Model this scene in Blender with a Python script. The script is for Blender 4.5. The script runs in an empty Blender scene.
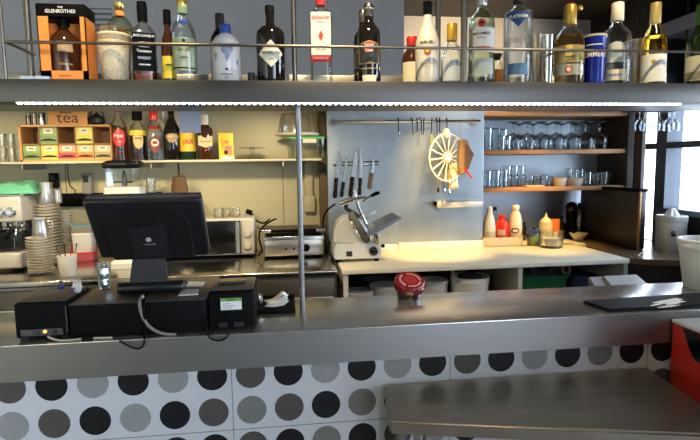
import bpy, bmesh, math, random
from mathutils import Vector, Matrix
random.seed(7)
SC = bpy.context.scene
COL = SC.collection
PI = math.pi

# ------------------------------------------------------------------ camera (measured from the photograph)
F, ZC = 510.0, 1.55
PSI, TH, RO = math.radians(7.0), math.radians(6.04), math.radians(0.78)
FW = Vector((math.sin(PSI) * math.cos(TH), math.cos(PSI) * math.cos(TH), -math.sin(TH)))
R0 = Vector((math.cos(PSI), -math.sin(PSI), 0))
U0 = R0.cross(FW)
RT = R0 * math.cos(RO) - U0 * math.sin(RO)
UP = U0 * math.cos(RO) + R0 * math.sin(RO)
cam = bpy.data.cameras.new('camera'); co = bpy.data.objects.new('camera', cam); COL.objects.link(co)
cam.sensor_width = 36; cam.lens = 36 * F / 700; cam.clip_start = 0.02
m = Matrix((RT, UP, -FW)).transposed().to_4x4(); m.translation = (0, 0, ZC); co.matrix_world = m
SC.camera = co

def ray(x, y): return FW + RT * ((x - 350) / F) - UP * ((y - 220) / F)
def PY(x, y, Y):
    d = ray(x, y); t = Y / d.y; return Vector((d.x * t, Y, ZC + d.z * t))
def PZ(x, y, z):
    d = ray(x, y); t = (z - ZC) / d.z; return Vector((d.x * t, d.y * t, z))
def PX(x, y, X):
    d = ray(x, y); t = X / d.x; return Vector((X, d.y * t, ZC + d.z * t))

# ------------------------------------------------------------------ materials
MATS = {}
def nt(name):
    mt = bpy.data.materials.new(name); mt.use_nodes = True
    mt.node_tree.nodes.clear(); return mt, mt.node_tree
def N(t, typ, **kw):
    n = t.nodes.new(typ)
    for k, v in kw.items(): setattr(n, k, v)
    return n
def pm(name, col, rough=0.5, metal=0.0, var=0.06, scale=40, bump=0.0, emit=None, es=0, coat=0, trans=0, stretch=None, spec=None, rvar=0, sss=0):
    """opaque surface with a procedural noise in colour (and bump)"""
    if name in MATS: return MATS[name]
    mt, t = nt(name)
    o = N(t, 'ShaderNodeOutputMaterial'); b = N(t, 'ShaderNodeBsdfPrincipled')
    tc = N(t, 'ShaderNodeTexCoord'); mp = N(t, 'ShaderNodeMapping'); ns = N(t, 'ShaderNodeTexNoise')
    if stretch: mp.inputs['Scale'].default_value = stretch
    ns.inputs['Scale'].default_value = scale; ns.inputs['Detail'].default_value = 4
    t.links.new(tc.outputs['Object'], mp.inputs[0]); t.links.new(mp.outputs[0], ns.inputs['Vector'])
    mx = N(t, 'ShaderNodeMix', data_type='RGBA')
    c0 = [max(0, c * (1 - var)) for c in col]; c1 = [min(1, c * (1 + var)) for c in col]
    mx.inputs[6].default_value = (*c0, 1); mx.inputs[7].default_value = (*c1, 1)
    t.links.new(ns.outputs['Fac'], mx.inputs[0]); t.links.new(mx.outputs[2], b.inputs['Base Color'])
    b.inputs['Roughness'].default_value = rough; b.inputs['Metallic'].default_value = metal
    if rvar:
        mr = N(t, 'ShaderNodeMapRange'); mr.inputs[3].default_value = max(.02, rough - rvar); mr.inputs[4].default_value = rough + rvar
        t.links.new(ns.outputs['Fac'], mr.inputs[0]); t.links.new(mr.outputs[0], b.inputs['Roughness'])
    if spec is not None: b.inputs['Specular IOR Level'].default_value = spec
    if sss: b.inputs['Subsurface Weight'].default_value = sss; b.inputs['Subsurface Radius'].default_value = (.06, .06, .06)
    if coat: b.inputs['Coat Weight'].default_value = coat
    if trans: b.inputs['Transmission Weight'].default_value = trans
    if emit:
        b.inputs['Emission Color'].default_value = (*emit, 1); b.inputs['Emission Strength'].default_value = es
    if bump:
        bp = N(t, 'ShaderNodeBump'); bp.inputs['Strength'].default_value = bump; bp.inputs['Distance'].default_value = 0.004
        t.links.new(ns.outputs['Fac'], bp.inputs['Height']); t.links.new(bp.outputs[0], b.inputs['Normal'])
    t.links.new(b.outputs[0], o.inputs[0]); MATS[name] = mt; return mt

def glass(name, tint=(.93, .95, .95), edge=(.45, .5, .5), gl=.10, rough=.03):
    """thin clear glass: tinted see-through plus a fresnel-weighted reflection"""
    if name in MATS: return MATS[name]
    mt, t = nt(name)
    o = N(t, 'ShaderNodeOutputMaterial'); tr = N(t, 'ShaderNodeBsdfTransparent'); g = N(t, 'ShaderNodeBsdfGlossy')
    lw = N(t, 'ShaderNodeLayerWeight'); lw.inputs[0].default_value = .35
    rp = N(t, 'ShaderNodeValToRGB'); rp.color_ramp.elements[0].color = (*tint, 1); rp.color_ramp.elements[0].position = .35
    rp.color_ramp.elements[1].color = (*edge, 1); rp.color_ramp.elements[1].position = .9
    t.links.new(lw.outputs['Facing'], rp.inputs[0]); t.links.new(rp.outputs[0], tr.inputs[0])
    g.inputs['Roughness'].default_value = rough; g.inputs[0].default_value = (1, 1, 1, 1)
    ns = N(t, 'ShaderNodeTexNoise'); ns.inputs['Scale'].default_value = 30
    bp = N(t, 'ShaderNodeBump'); bp.inputs['Strength'].default_value = .08; bp.inputs['Distance'].default_value = .003
    t.links.new(ns.outputs['Fac'], bp.inputs['Height']); t.links.new(bp.outputs[0], g.inputs['Normal'])
    ma = N(t, 'ShaderNodeMath', operation='MULTIPLY_ADD'); ma.inputs[1].default_value = .6; ma.inputs[2].default_value = gl * .15
    t.links.new(lw.outputs['Fresnel'], ma.inputs[0])
    mx = N(t, 'ShaderNodeMixShader'); t.links.new(ma.outputs[0], mx.inputs[0])
    t.links.new(tr.outputs[0], mx.inputs[1]); t.links.new(g.outputs[0], mx.inputs[2]); t.links.new(mx.outputs[0], o.inputs[0])
    MATS[name] = mt; return mt

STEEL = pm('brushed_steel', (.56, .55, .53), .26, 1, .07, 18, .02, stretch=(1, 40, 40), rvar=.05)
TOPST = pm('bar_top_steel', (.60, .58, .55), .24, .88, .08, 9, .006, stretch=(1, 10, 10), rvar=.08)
DSTEEL = pm('dull_steel', (.42, .40, .37), .35, 1, .08, 14, .03, stretch=(1, 30, 30))
PANST = pm('panel_steel', (.52, .58, .605), .40, 1, .20, 5, .05, rvar=.12, stretch=(1.5, 1, .6))
JUGST = pm('jug_steel', (.55, .53, .49), .34, .95, .05)
CHROME = pm('chrome', (.8, .79, .77), .12, 1, .03)
BRONZE = pm('post_steel', (.27, .24, .20), .32, 1, .06)
BLACK = pm('black_plastic', (.0045, .0045, .005), .5, 0, .1, 60, .02, spec=.06)
BLACKG = pm('black_gloss', (.008, .008, .009), .12, 0, .1)
DARK = pm('dark_grey_plastic', (.03, .029, .028), .5, 0, .1, spec=.25)
WHITE = pm('white_plastic', (.78, .77, .73), .35, 0, .03)
CREAM = pm('cream_china', (.80, .75, .64), .22, 0, .04)
PAPER = pm('white_paper', (.82, .82, .80), .7, 0, .03)
CREAMP = pm('cream_paper', (.80, .74, .56), .65, 0, .05)
REDP = pm('red_label', (.62, .03, .03), .4, 0, .06)
RED = pm('red_gloss', (.72, .03, .016), .25, 0, .06)
GOLD = pm('gold_foil', (.75, .52, .14), .3, 1, .05)
YEL = pm('yellow_card', (.85, .62, .04), .45, 0, .05)
ORANGE = pm('orange_card', (.86, .28, .05), .5, 0, .05)
BLUE = pm('blue_print', (.03, .07, .35), .4, 0, .06)
GREEN = pm('green_plastic', (.012, .13, .045), .45, 0, .06)
WOOD = pm('shelf_wood', (.50, .24, .09), .45, 0, .25, 10, .05, stretch=(1, 12, 12))
DWOOD = pm('dark_wood', (.045, .028, .02), .5, 0, .3, 8, .05, stretch=(1, 1, 8))
CLEAR = glass('clear_glass', (.96, .97, .97), (.72, .76, .76), .06)
CLEAR2 = glass('clear_bottle_glass', (.95, .97, .96), (.48, .54, .53), .12)
GREENG = glass('green_tint_glass', (.80, .88, .78), (.34, .45, .34), .12)
AMBER = glass('amber_spirit', (.66, .32, .10), (.30, .10, .03), .08)
AMBERL = glass('pale_amber_spirit', (.88, .68, .32), (.55, .34, .10), .08)
ROSE = glass('rosy_spirit', (.80, .46, .34), (.45, .18, .12), .08)
WINE = glass('pale_gold_wine', (.93, .80, .42), (.62, .44, .14), .10)
DKBOT = pm('dark_bottle_glass', (.010, .008, .007), .08, 0, .1, coat=.5)
BRBOT = pm('brown_bottle_glass', (.055, .018, .008), .1, 0, .15, coat=.5)

# ------------------------------------------------------------------ mesh helpers
def quad_ring(bm, a, b):
    n = len(a)
    for i in range(n):
        try: bm.faces.new((a[i], a[(i + 1) % n], b[(i + 1) % n], b[i]))
        except ValueError: pass
def box(bm, x0, x1, y0, y1, z0, z1, bev=0.0, seg=2, M=None):
    r = bmesh.ops.create_cube(bm, size=1)
    vs = r['verts']
    bmesh.ops.scale(bm, vec=(x1 - x0, y1 - y0, z1 - z0), verts=vs)
    bmesh.ops.translate(bm, vec=((x0 + x1) / 2, (y0 + y1) / 2, (z0 + z1) / 2), verts=vs)
    if bev:
        es = list({e for v in vs for e in v.link_edges})
        r = bmesh.ops.bevel(bm, geom=es, offset=bev, segments=seg, affect='EDGES', profile=.5)
        vs = list({v for f in r['faces'] for v in f.verts} | {v for v in vs if v.is_valid})
    if M is not None: bmesh.ops.transform(bm, matrix=M, verts=vs)
    return bm
def ring(bm, r, z, seg=28, p=2.0, cx=0, cy=0, sy=1.0):
    out = []
    for i in range(seg):
        a = 2 * PI * (i + .5) / seg; c, s = math.cos(a), math.sin(a)
        k = r / ((abs(c) ** p + abs(s) ** p) ** (1 / p))
        out.append(bm.verts.new((cx + k * c, cy + k * s * sy, z)))
    return out
def lathe(bm, prof, seg=28, cx=0, cy=0, cap0=True, cap1=True, sy=1.0):
    """prof: (r, z) or (r, z, p) with p the superellipse power of the ring"""
    rs = [ring(bm, max(q[0], 1e-4), q[1], seg, q[2] if len(q) > 2 else 2.0, cx, cy, sy) for q in prof]
    for a, b in zip(rs, rs[1:]): quad_ring(bm, a, b)
    if cap0: bm.faces.new(list(reversed(rs[0])))
    if cap1: bm.faces.new(rs[-1])
    return bm
def tube(bm, pts, r, seg=8, closed=False):
    pts = [Vector(p) for p in pts]; n = len(pts); rs = []
    prev = None
    for i, p in enumerate(pts):
        if closed: d = pts[(i + 1) % n] - pts[i - 1]
        else: d = pts[min(i + 1, n - 1)] - pts[max(i - 1, 0)]
        d.normalize()
        if prev is None:
            u = d.orthogonal().normalized()
        else:
            u = prev - d * prev.dot(d)
            u = u.normalized() if u.length > 1e-6 else d.orthogonal().normalized()
        prev = u; w = d.cross(u)
        rr = r[i] if isinstance(r, (list, tuple)) else r
        rs.append([bm.verts.new(p + (u * math.cos(2 * PI * k / seg) + w * math.sin(2 * PI * k / seg)) * rr) for k in range(seg)])
    for a, b in zip(rs, rs[1:]): quad_ring(bm, a, b)
    if closed: quad_ring(bm, rs[-1], rs[0])
    else:
        bm.faces.new(list(reversed(rs[0]))); bm.faces.new(rs[-1])
    return bm
def smooth_path(pts, n=8):
    pts = [Vector(p) for p in pts]; out = []
    P = [pts[0]] + pts + [pts[-1]]
    for i in range(1, len(P) - 2):
        for k in range(n):
            t = k / n; a, b, c, d = P[i - 1], P[i], P[i + 1], P[i + 2]
            out.append(.5 * ((2 * b) + (c - a) * t + (2 * a - 5 * b + 4 * c - d) * t * t + (3 * b - a - 3 * c + d) * t ** 3))
    out.append(pts[-1]); return out
def prism(bm, poly, vec):
    """poly: 3-D points of a planar outline, swept along vec"""
    a = [bm.verts.new(p) for p in poly]; b = [bm.verts.new(Vector(p) + Vector(vec)) for p in poly]
    quad_ring(bm, a, b); bm.faces.new(list(reversed(a))); bm.faces.new(b); return bm
def arc_patch(bm, r, z0, z1, a0, a1, n=12, r1=None, th=.0006):
    """a curved sheet on a cylinder, a in radians from -Y towards +X"""
    r1 = r if r1 is None else r1
    lo, hi = [], []
    for i in range(n + 1):
        a = a0 + (a1 - a0) * i / n
        lo.append(bm.verts.new((math.sin(a) * r, -math.cos(a) * r, z0))); hi.append(bm.verts.new((math.sin(a) * r1, -math.cos(a) * r1, z1)))
    for i in range(n): bm.faces.new((lo[i], lo[i + 1], hi[i + 1], hi[i]))
    return bm
def shape_patch(bm, r, pts, zc, n=1):
    """a closed 2-D outline (u, v) wrapped on a cylinder of radius r (or flat when r is a tuple (y,))"""
    def mp(u, v):
        if isinstance(r, tuple): return (u, r[0], zc + v)
        return (math.sin(u / r) * r, -math.cos(u / r) * r, zc + v)
    fine = []
    for i, q in enumerate(pts):
        q2 = pts[(i + 1) % len(pts)]; rr = r if not isinstance(r, tuple) else 1e9
        m_ = max(1, int(math.dist(q, q2) / (rr * .10)))
        fine += [(q[0] + (q2[0] - q[0]) * k / m_, q[1] + (q2[1] - q[1]) * k / m_) for k in range(m_)]
    pts = fine
    cu = sum(p[0] for p in pts) / len(pts); cv = sum(p[1] for p in pts) / len(pts)
    K = 8; prev = None
    for k in range(1, K + 1):
        cur = [bm.verts.new(mp(cu + (u - cu) * k / K, cv + (v - cv) * k / K)) for u, v in pts]
        if prev is None: bm.faces.new(cur)
        else: quad_ring(bm, prev, cur)
        prev = cur
    return bm
def ell(a, b, n=24): return [(a * math.cos(2 * PI * i / n), b * math.sin(2 * PI * i / n)) for i in range(n)]
TXT = {}
def text_mesh(s, bold=0.0):
    key = (s, bold)
    if key not in TXT:
        c = bpy.data.curves.new('lettering', 'FONT'); c.body = s; c.align_x = 'CENTER'; c.offset = bold; c.resolution_u = 3
        o = bpy.data.objects.new('lettering', c); COL.objects.link(o)
        dg = bpy.context.evaluated_depsgraph_get(); dg.update()
        me = bpy.data.meshes.new_from_object(o.evaluated_get(dg))
        vs = [v.co.copy() for v in me.vertices]; fs = [tuple(p.vertices) for p in me.polygons]
        bpy.data.objects.remove(o); bpy.data.curves.remove(c); bpy.data.meshes.remove(me)
        xs = [v.x for v in vs]; ys = [v.y for v in vs]
        cx, cy = (min(xs) + max(xs)) / 2, (min(ys) + max(ys)) / 2; w = max(xs) - min(xs); h = max(ys) - min(ys)
        TXT[key] = ([((v.x - cx) / w, (v.y - cy) / h) for v in vs], fs)
    return TXT[key]
def text(bm, s, w, h, fn, bold=.02):
    """letters w wide and h high, fn maps (u, v) to a point"""
    if s[0] == '#':                       # print too small to read: a row of short strokes
        n = int(s[1:])
        for i in range(n):
            u0, u1 = (i + .12) / n - .5, (i + .88) / n - .5; hh = h * (.5 if i % 3 else .36)
            bm.faces.new([bm.verts.new(fn(u * w, v)) for u, v in ((u0, -hh), (u1, -hh), (u1, hh), (u0, hh))])
        return bm
    vs, fs = text_mesh(s, bold)
    b = [bm.verts.new(fn(u * w, v * h)) for u, v in vs]
    for f in fs:
        try: bm.faces.new([b[i] for i in f])
        except ValueError: pass
    return bm
def cyl_fn(r, zc): return lambda u, v: (math.sin(u / r) * r, -math.cos(u / r) * r, zc + v)
def flat_fn(y, zc, xc=0): return lambda u, v: (xc + u, y, zc + v)

def mk(name, bm, mat, parent=None, smooth=True, loc=None, angle=40):
    bmesh.ops.recalc_face_normals(bm, faces=bm.faces)
    me = bpy.data.meshes.new(name); bm.to_mesh(me); bm.free()
    for k in (mat if isinstance(mat, (list, tuple)) else [mat]): me.materials.append(k)
    if smooth:
        for p in me.polygons: p.use_smooth = True
        try: me.set_sharp_from_angle(angle=math.radians(angle))
        except Exception: pass
    o = bpy.data.objects.new(name, me); COL.objects.link(o)
    if parent: o.parent = parent
    if loc is not None: o.location = loc
    return o
def B(): return bmesh.new()
def tag(o, label, cat, group=None):
    o['label'] = label; o['category'] = cat
    if group: o['group'] = group
    return o
def thing(name, label, cat, loc=(0, 0, 0), rz=0, group=None):
    o = bpy.data.objects.new(name, None); COL.objects.link(o); o.location = loc; o.rotation_euler = (0, 0, rz)
    o.empty_display_size = .05
    return tag(o, label, cat, group)
def struct(name, bm, mat, smooth=False):
    o = mk(name, bm, mat, None, smooth); o['kind'] = 'structure'; return o
def dup(root, loc, rz=None, label=None, group=None):
    r = root.copy(); COL.objects.link(r); r.location = loc
    if rz is not None: r.rotation_euler = (0, 0, rz)
    if label: r['label'] = label
    if group: r['group'] = group
    for ch in list(root.children):
        c = ch.copy(); COL.objects.link(c); c.parent = r
        for g in list(ch.children):
            d = g.copy(); COL.objects.link(d); d.parent = c
    return r
def face_cam(x, y): return -math.atan2(x, y)
ORD = ['first', 'second', 'third', 'fourth', 'fifth', 'sixth', 'seventh', 'eighth', 'ninth', 'tenth', 'eleventh', 'twelfth', 'thirteenth',
       'fourteenth', 'fifteenth', 'sixteenth', 'seventeenth', 'eighteenth', 'nineteenth', 'twentieth']

# ------------------------------------------------------------------ the room
YB, YN, CE = 3.76, 3.97, 2.69          # left back wall, niche back wall, ceiling
XW = 2.75                               # window wall
CREAMW = pm('cream_wall', (.57, .515, .325), .38, 0, .06, 3, .01)
BEIGE = pm('beige_wall', (.72, .62, .46), .7, 0, .04, 4)
PALE = pm('pale_grey_wall', (.62, .60, .58), .7, 0, .04, 4)
GREYW = pm('grey_bulkhead_paint', (.47, .445, .43), .6, 0, .05, 5)
CEILM = pm('dark_brown_ceiling', (.060, .046, .036), .6, 0, .5, 12, .1)
BLKW = pm('black_wall', (.012, .012, .013), .6, 0, .1)
FLOORM = pm('brown_floor', (.10, .075, .055), .45, 0, .2, 6)
FRAME = pm('dark_window_frame', (.085, .11, .15), .35, 0, .1)
struct('floor', box(B(), -3.2, 4.0, -2.5, 4.2, -.1, 0), FLOORM)
struct('ceiling', box(B(), -3.2, 3.2, -2.5, 4.2, CE, CE + .1), CEILM)
b = B(); box(b, -2.4, .28, YB, 4.15, 0, CE)
struct('wall_back', b, CREAMW)
b = B(); box(b, .28, 2.95, YN, 4.15, 0, CE); struct('wall_niche', b, BEIGE)
struct('wall_left', box(B(), -2.5, -2.4, -2.5, 4.15, 0, CE), CREAMW)
# right wall: parapet, head and the piers round the windows
b = B()
box(b, XW, XW + .05, -2.5, 4.15, 0, .95); box(b, XW, XW + .14, -2.5, 3.40, .95, 1.175)
box(b, XW, XW + .14, -2.5, 4.15, 2.05, CE); box(b, XW, XW + .05, 3.75, 4.15, .95, 2.05); box(b, XW, XW + .14, -2.5, .34, 0, CE)
struct('wall_right', b, BLKW)
b = B()
box(b, XW - .03, XW + .10, 3.40, 3.465, .95, 2.05, .004); box(b, XW + .0, XW + .04, 3.465, 3.535, .95, 2.05, .004)
box(b, XW - .03, XW + .08, .34, 3.40, 1.175, 1.215, .004)
box(b, XW - .03, XW + .08, .34, 3.40, 1.645, 1.69, .004)
box(b, XW - .02, XW + .08, .34, 3.40, 2.01, 2.05, .004)
for y in (2.3, 1.2): box(b, XW - .02, XW + .08, y, y + .06, 1.215, 2.05, .004)
w = struct('window_1', b, FRAME)
mk('pane', box(B(), XW + .04, XW + .046, .34, 3.40, 1.215, 2.01), glass('window_glass', (.97, .98, .99), (.8, .85, .88), .03, .01), w, False)
b = B(); box(b, XW, XW + .04, 3.535, 3.541, .95, 2.05); box(b, XW, XW + .04, 3.74, 3.75, .95, 2.05); box(b, XW, XW + .03, 3.535, 3.75, 1.645, 1.69)
w = struct('window_2', b, FRAME)
mk('pane', box(B(), XW + .02, XW + .024, 3.541, 3.74, .95, 2.05), MATS['window_glass'], w, False)
# pier between the cabinet and the window, its edge facing the room in brown
b = B(); box(b, 2.50, 2.53, 3.36, 3.43, .951, CE, .003); struct('trim_pier', b, DWOOD)
# steel wall lining behind the preparation counter
b = B(); box(b, .285, 1.41, 3.55, YN, .0, 2.02, .002); struct('wall_steel', b, PANST)
# grey bulkhead over the back counter, black duct casing at its right
b = B(); box(b, -2.4, .70, 3.0, YB, 1.95, CE); struct('wall_bulkhead', b, GREYW)
b = B(); box(b, 2.44, XW, 3.25, YN, 1.97, CE); struct('wall_duct', b, BLKW)
b = B(); box(b, 1.72, 2.44, YN - .03, YN, 1.97, CE - .01); struct('wall_pale', b, PALE)
b = B(); box(b, 2.50, XW, 1.6, 3.24, 2.37, 2.46, .004); struct('trim_beam', b, pm('daylit_blue_beam', (.18, .23, .38), .4, 0, .05))  # beam whose blue is window light put into its colour
# pale joints and pipe on the cream wall
b = B()
for px, w_ in ((283, .006), (67, .006)):
    x = PY(px, 200, YB).x; box(b, x, x + w_, YB - .004, YB, .95, 1.6)
struct('trim_joint', b, pm('joint_brown', (.25, .19, .12), .6))
b = B(); x = PY(309, 190, YB).x
box(b, x - .028, x + .028, YB - .05, YB, 1.28, 1.6, .006); box(b, x - .04, x + .04, YB - .06, YB, 1.22, 1.34, .008)
mk_ = mk('junction_box', b, CREAMW); tag(mk_, 'cream cable box on the cream wall above the contact grill', 'junction box')
b = B(); x = .235; box(b, x, .285, YB - .07, YB, .95, 1.95, .003); struct('trim_corner', b, pm('corner_brown', (.16, .11, .06), .5))
# vent grille on the grey bulkhead
a = PY(90, 8, 3.0); c = PY(113, 36, 3.0)
t = thing('vent_grille', 'grey slatted vent grille on the bulkhead above the boxed whisky', 'vent', ((a.x + c.x) / 2, 3.0, c.z))
w_, h_ = (c.x - a.x) / 2, a.z - c.z
mk('backing', box(B(), -w_, w_, -.004, 0, 0, h_), pm('vent_dark', (.16, .155, .16), .6), t, False)
b = B()
for k in range(5): box(b, -w_, w_, -.016, -.004, h_ * (k + .1) / 5, h_ * (k + .62) / 5, .002)
mk('slats', b, GREYW, t)

# ------------------------------------------------------------------ bar counter
YL, BZ, YBB = 1.377, 1.10, 1.715
bar = thing('bar_counter', 'long stainless steel topped bar counter with dotted tile front', 'bar counter', (0, YL, 0))
b = B(); box(b, -1.7, 2.4, 0, YBB - YL, BZ - .10, BZ, .004, 2)
ct_ = mk('counter_top', b, TOPST, bar)
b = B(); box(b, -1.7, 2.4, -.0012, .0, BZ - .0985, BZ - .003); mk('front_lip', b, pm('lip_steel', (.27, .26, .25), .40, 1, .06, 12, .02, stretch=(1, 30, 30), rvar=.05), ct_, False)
def stone(n, c): return pm(n, c, .45, 0, .12, 22, .01, spec=.2)
TILEM = [pm('white_tile', (.52, .53, .56), .3, 0, .03, 5), stone('dot_black', (.010, .010, .011)), stone('dot_dark', (.075, .068, .06)),
         stone('dot_mid', (.17, .165, .155)), stone('dot_light', (.25, .25, .245)), pm('grout', (.18, .16, .14), .7)]
b = B()
yt = .0155
def face(b, pts, mi):
    f = b.faces.new([b.verts.new(p) for p in pts]); f.material_index = mi
def tbox(x0, x1, z0, z1):
    face(b, [(x0, yt, z0), (x1, yt, z0), (x1, yt, z1), (x0, yt, z1)], 0)
PI_T, J0, W_T, H_T = .1043, -.166, .6258, .209
ztop = .818 + H_T
for k in range(-3, 4):
    for r in range(-4, 1):
        x0 = J0 + k * W_T; z0 = .818 + r * H_T
        tbox(x0 + .0012, x0 + W_T - .0012, max(0.0, z0 + .0012), z0 + H_T - .0012)
face(b, [(-1.9, yt + .0006, 0), (2.4, yt + .0006, 0), (2.4, yt + .0006, ztop), (-1.9, yt + .0006, ztop)], 5)
# dot shades read off the photograph: K black, D dark, M mid, L light
ROWS = {0: (-.663 - .1043, 'KLKLKDKLKLKDKLKMKKLKD'), 1: (-.663 - .1043, 'DKLKDMDKMKKLKDLKMDKLK'), 2: (-.663 - .1043, 'LKDKKDKMKDLKLDKMKDLK')}
IDX = {'K': 1, 'D': 2, 'M': 3, 'L': 4}
for r in range(0, 9):
    zc = .818 + H_T - .0523 - r * .1045 + .0035
    s = ROWS[r % 3][1] if r < 3 else ROWS[r % 3][1][3:]
    for k in range(-9, 24):
        xc = J0 + PI_T * (k + .5 - 5)
        if zc < .05 or xc < -1.6 or xc > 2.3: continue
        ch = s[k] if 0 <= k < len(s) else ({0: 'D', 1: 'L'}.get(r, 'M') if k == -1 else random.choice('KDLKM'))
        face(b, [(xc + .0408 * math.cos(2 * PI * i / 36), yt - .0008, zc + .0408 * math.sin(2 * PI * i / 36)) for i in range(36)], IDX[ch])
for f in b.faces:
    if f.normal.y > 0: f.normal_flip()
me = bpy.data.meshes.new('tiled_front'); b.to_mesh(me); b.free()
for k in TILEM: me.materials.append(k)
o = bpy.data.objects.new('tiled_front', me); COL.objects.link(o); o.parent = bar
b = B(); box(b, -1.7, 2.4, .017, .05, 0, BZ - .1); box(b, -1.7, 2.4, .30, .32, .0, BZ - .1); mk('carcass', b, DARK, bar, False)

# trapezoid steel side shelf in front of the bar
ZT = .925
t = thing('side_table', 'low tapering stainless steel table against the dotted tile front', 'table', (.6, 1.2, 0))
pts = [(.262, 1.387), (1.085, 1.387), (1.03, .985), (.236, 1.175)]
b = B(); prism(b, [(x - .6, y - 1.2, ZT - .036) for x, y in pts], (0, 0, .036))
bmesh.ops.bevel(b, geom=b.edges[:], offset=.006, segments=3, affect='EDGES')
mk('table_top', b, pm('table_steel', (.36, .315, .25), .36, .8, .35, 7, .05, rvar=.10, stretch=(1, 4, 1)), t)
for x, y in ((.30, 1.33), (1.0, 1.33), (.32, 1.21), (.97, 1.06)):
    b = B(); lathe(b, [(.016, 0), (.016, ZT - .036)], 14, x - .6, y - 1.2); mk('leg', b, DSTEEL, t)

# red drinks cooler at the right
t = thing('drinks_cooler', 'red cooler box with white lid and black swoosh beside steel table', 'cooler', (1.146, 1.362, 0))
b = B(); box(b, .012, .56, -.58, 0, 0, .84, .004); mk('base', b, BLACK, t)
b = B(); box(b, 0, .57, -.60, .01, .84, 1.066, .006); mk('body', b, RED, t)
b = B(); box(b, -.001, .571, -.601, .011, 1.066, 1.078, .004); mk('lid', b, pm('cooler_lid', (.86, .87, .89), .12, 0, .03), t)
b = B(); out = []
for x, y in ((685, 322), (687, 334), (690.5, 346), (694, 355), (698, 361), (703, 365), (720, 372), (726, 340), (720, 331)):
    q = PX(x, y, 1.1505); out.append((-.0016, q.y - 1.36, min(1.064, q.z)))
prism(b, out, (.001, 0, 0)); mk('swoosh', b, BLACKG, t, False)

# ------------------------------------------------------------------ overhead bottle shelf
SF, SB_, SZ0, SZ = 1.463, 1.69, 1.729, 1.789
sh = thing('bottle_shelf', 'stainless steel overhead bottle shelf on posts above the bar', 'shelf', (0, SF, SZ0))
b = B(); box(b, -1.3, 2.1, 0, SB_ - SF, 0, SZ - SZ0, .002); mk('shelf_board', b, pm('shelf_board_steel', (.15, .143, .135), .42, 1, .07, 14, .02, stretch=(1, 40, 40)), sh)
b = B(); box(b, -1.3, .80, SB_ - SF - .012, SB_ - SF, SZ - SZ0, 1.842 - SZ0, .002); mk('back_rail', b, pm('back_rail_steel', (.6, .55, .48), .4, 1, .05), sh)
zr = PY(350, 46, SF).z - SZ0
b = B(); xl = PY(3, 40, SF).x
tube(b, [(xl, .01, zr), (2.1, .01, zr)], .0042, 10)
tube(b, [(xl, .01, zr), (xl, .165, zr)], .0042, 10)
mk('guard_rail', b, BRONZE, sh)
def post(px, py, Y, z0, z1, r):
    x = PY(px, py, Y).x; b = B(); lathe(b, [(r, z0 - SZ0), (r, z1 - SZ0)], 16, x, Y - SF); return mk('post', b, BRONZE, sh)
post(3, 40, SF + .01, SZ, CE, .004)
post(29, 40, 1.63, SZ, CE, .0095)
post(464, 40, SF + .012, SZ, CE, .0098)
post(438, 40, 1.66, SZ, CE, .0085)
x = PY(299, 160, 1.568).x
b = B(); lathe(b, [(.0085, BZ - SZ0), (.0085, 0)], 16, x, 1.568 - SF); mk('post', b, pm('grey_post', (.20, .20, .205), .38, .8, .03), sh)
post(294, 40, 1.568, SZ, CE, .0078)
# LED strip under the front edge
x0, x1 = PY(15, 103, SF).x, PY(683, 107, SF).x
b = B(); box(b, x0, x1,   .005, .013, -.0015, 0); st = mk('led_strip', b, pm('led_tape', (.8, .8, .8), .5, 0, .02, emit=(.85, .92, 1), es=5.0), sh, False)
b = B(); n = 110
for k in range(n):
    x = x0 + (x1 - x0) * (k + .5) / n; box(b, x - .0042, x + .0042, .004, .012, -.0045, -.0015)
mk('led_diode', b, pm('led_diode', (.9, .9, .9), .4, 0, .02, emit=(.88, .94, 1), es=20), st, False)['kind'] = 'stuff'

# ------------------------------------------------------------------ back counters
YF = 2.905
t = thing('steel_counter', 'stainless steel back counter carrying the microwave and espresso machine', 'counter', (-.8, YF, 0))
xr = .285
b = B(); box(b, -1.595, xr + .795, 0, YB - YF - .002, .915, .95, .008, 3); mk('counter_top', b, pm('back_steel', (.50, .46, .40), .2, 1, .08, 8, .02, rvar=.05), t)
b = B(); box(b, -1.595, xr + .79, .03, YB - YF - .002, .0, .91); mk('body', b, DSTEEL, t, False)
for k in range(4):
    x0 = -1.55 + k * .655
    b = B(); box(b, x0, x0 + .645, .012, .03, .12, .895, .004); d = mk('door', b, pm('door_steel', (.17, .14, .105), .35, 1, .1, 14, .02, stretch=(1, 30, 30)), t)
    b = B(); box(b, x0 + .01, x0 + .635, -.004, .014, .775, .795, .004); mk('handle', b, STEEL, d)
t = thing('preparation_counter', 'white topped open preparation counter along the steel wall', 'counter', (1.2, YF, 0))
WTOP = pm('white_counter_top', (.80, .74, .60), .35, 0, .03, 5)
b = B(); box(b, -.895, .915, 0, .645, .92, .95, .004); box(b, .212, 1.0, .60, YN - YF, .92, .95, .004); mk('counter_top', b, WTOP, t)
CARC = pm('carcass_white', (.55, .53, .48), .5, 0, .05)
for x in (-.885, .19, .885):
    b = B(); box(b, x, x + .028, .012, .60, .05, .92); mk('side_panel', b, CARC, t, False)
b = B(); box(b, -.86, .90, .60, .62, .05, .92); mk('back_panel', b, DARK, t, False)
for z in (.08, .56):
    b = B(); box(b, -.857, .19, .03, .60, z, z + .025); box(b, .218, .885, .03, .60, z, z + .025); mk('shelf', b, CARC, t, False)
b = B(); box(b, -.42, .208, .618, .645, .95, 1.0, .003); box(b, -.72, -.42, .63, .645, .95, .99, .003)
mk('upstand', b, WHITE, t)
LEDGE = pm('ledge_wood', (.20, .13, .08), .22, 0, .25, 9, .02, stretch=(10, 1, 10))
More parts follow.
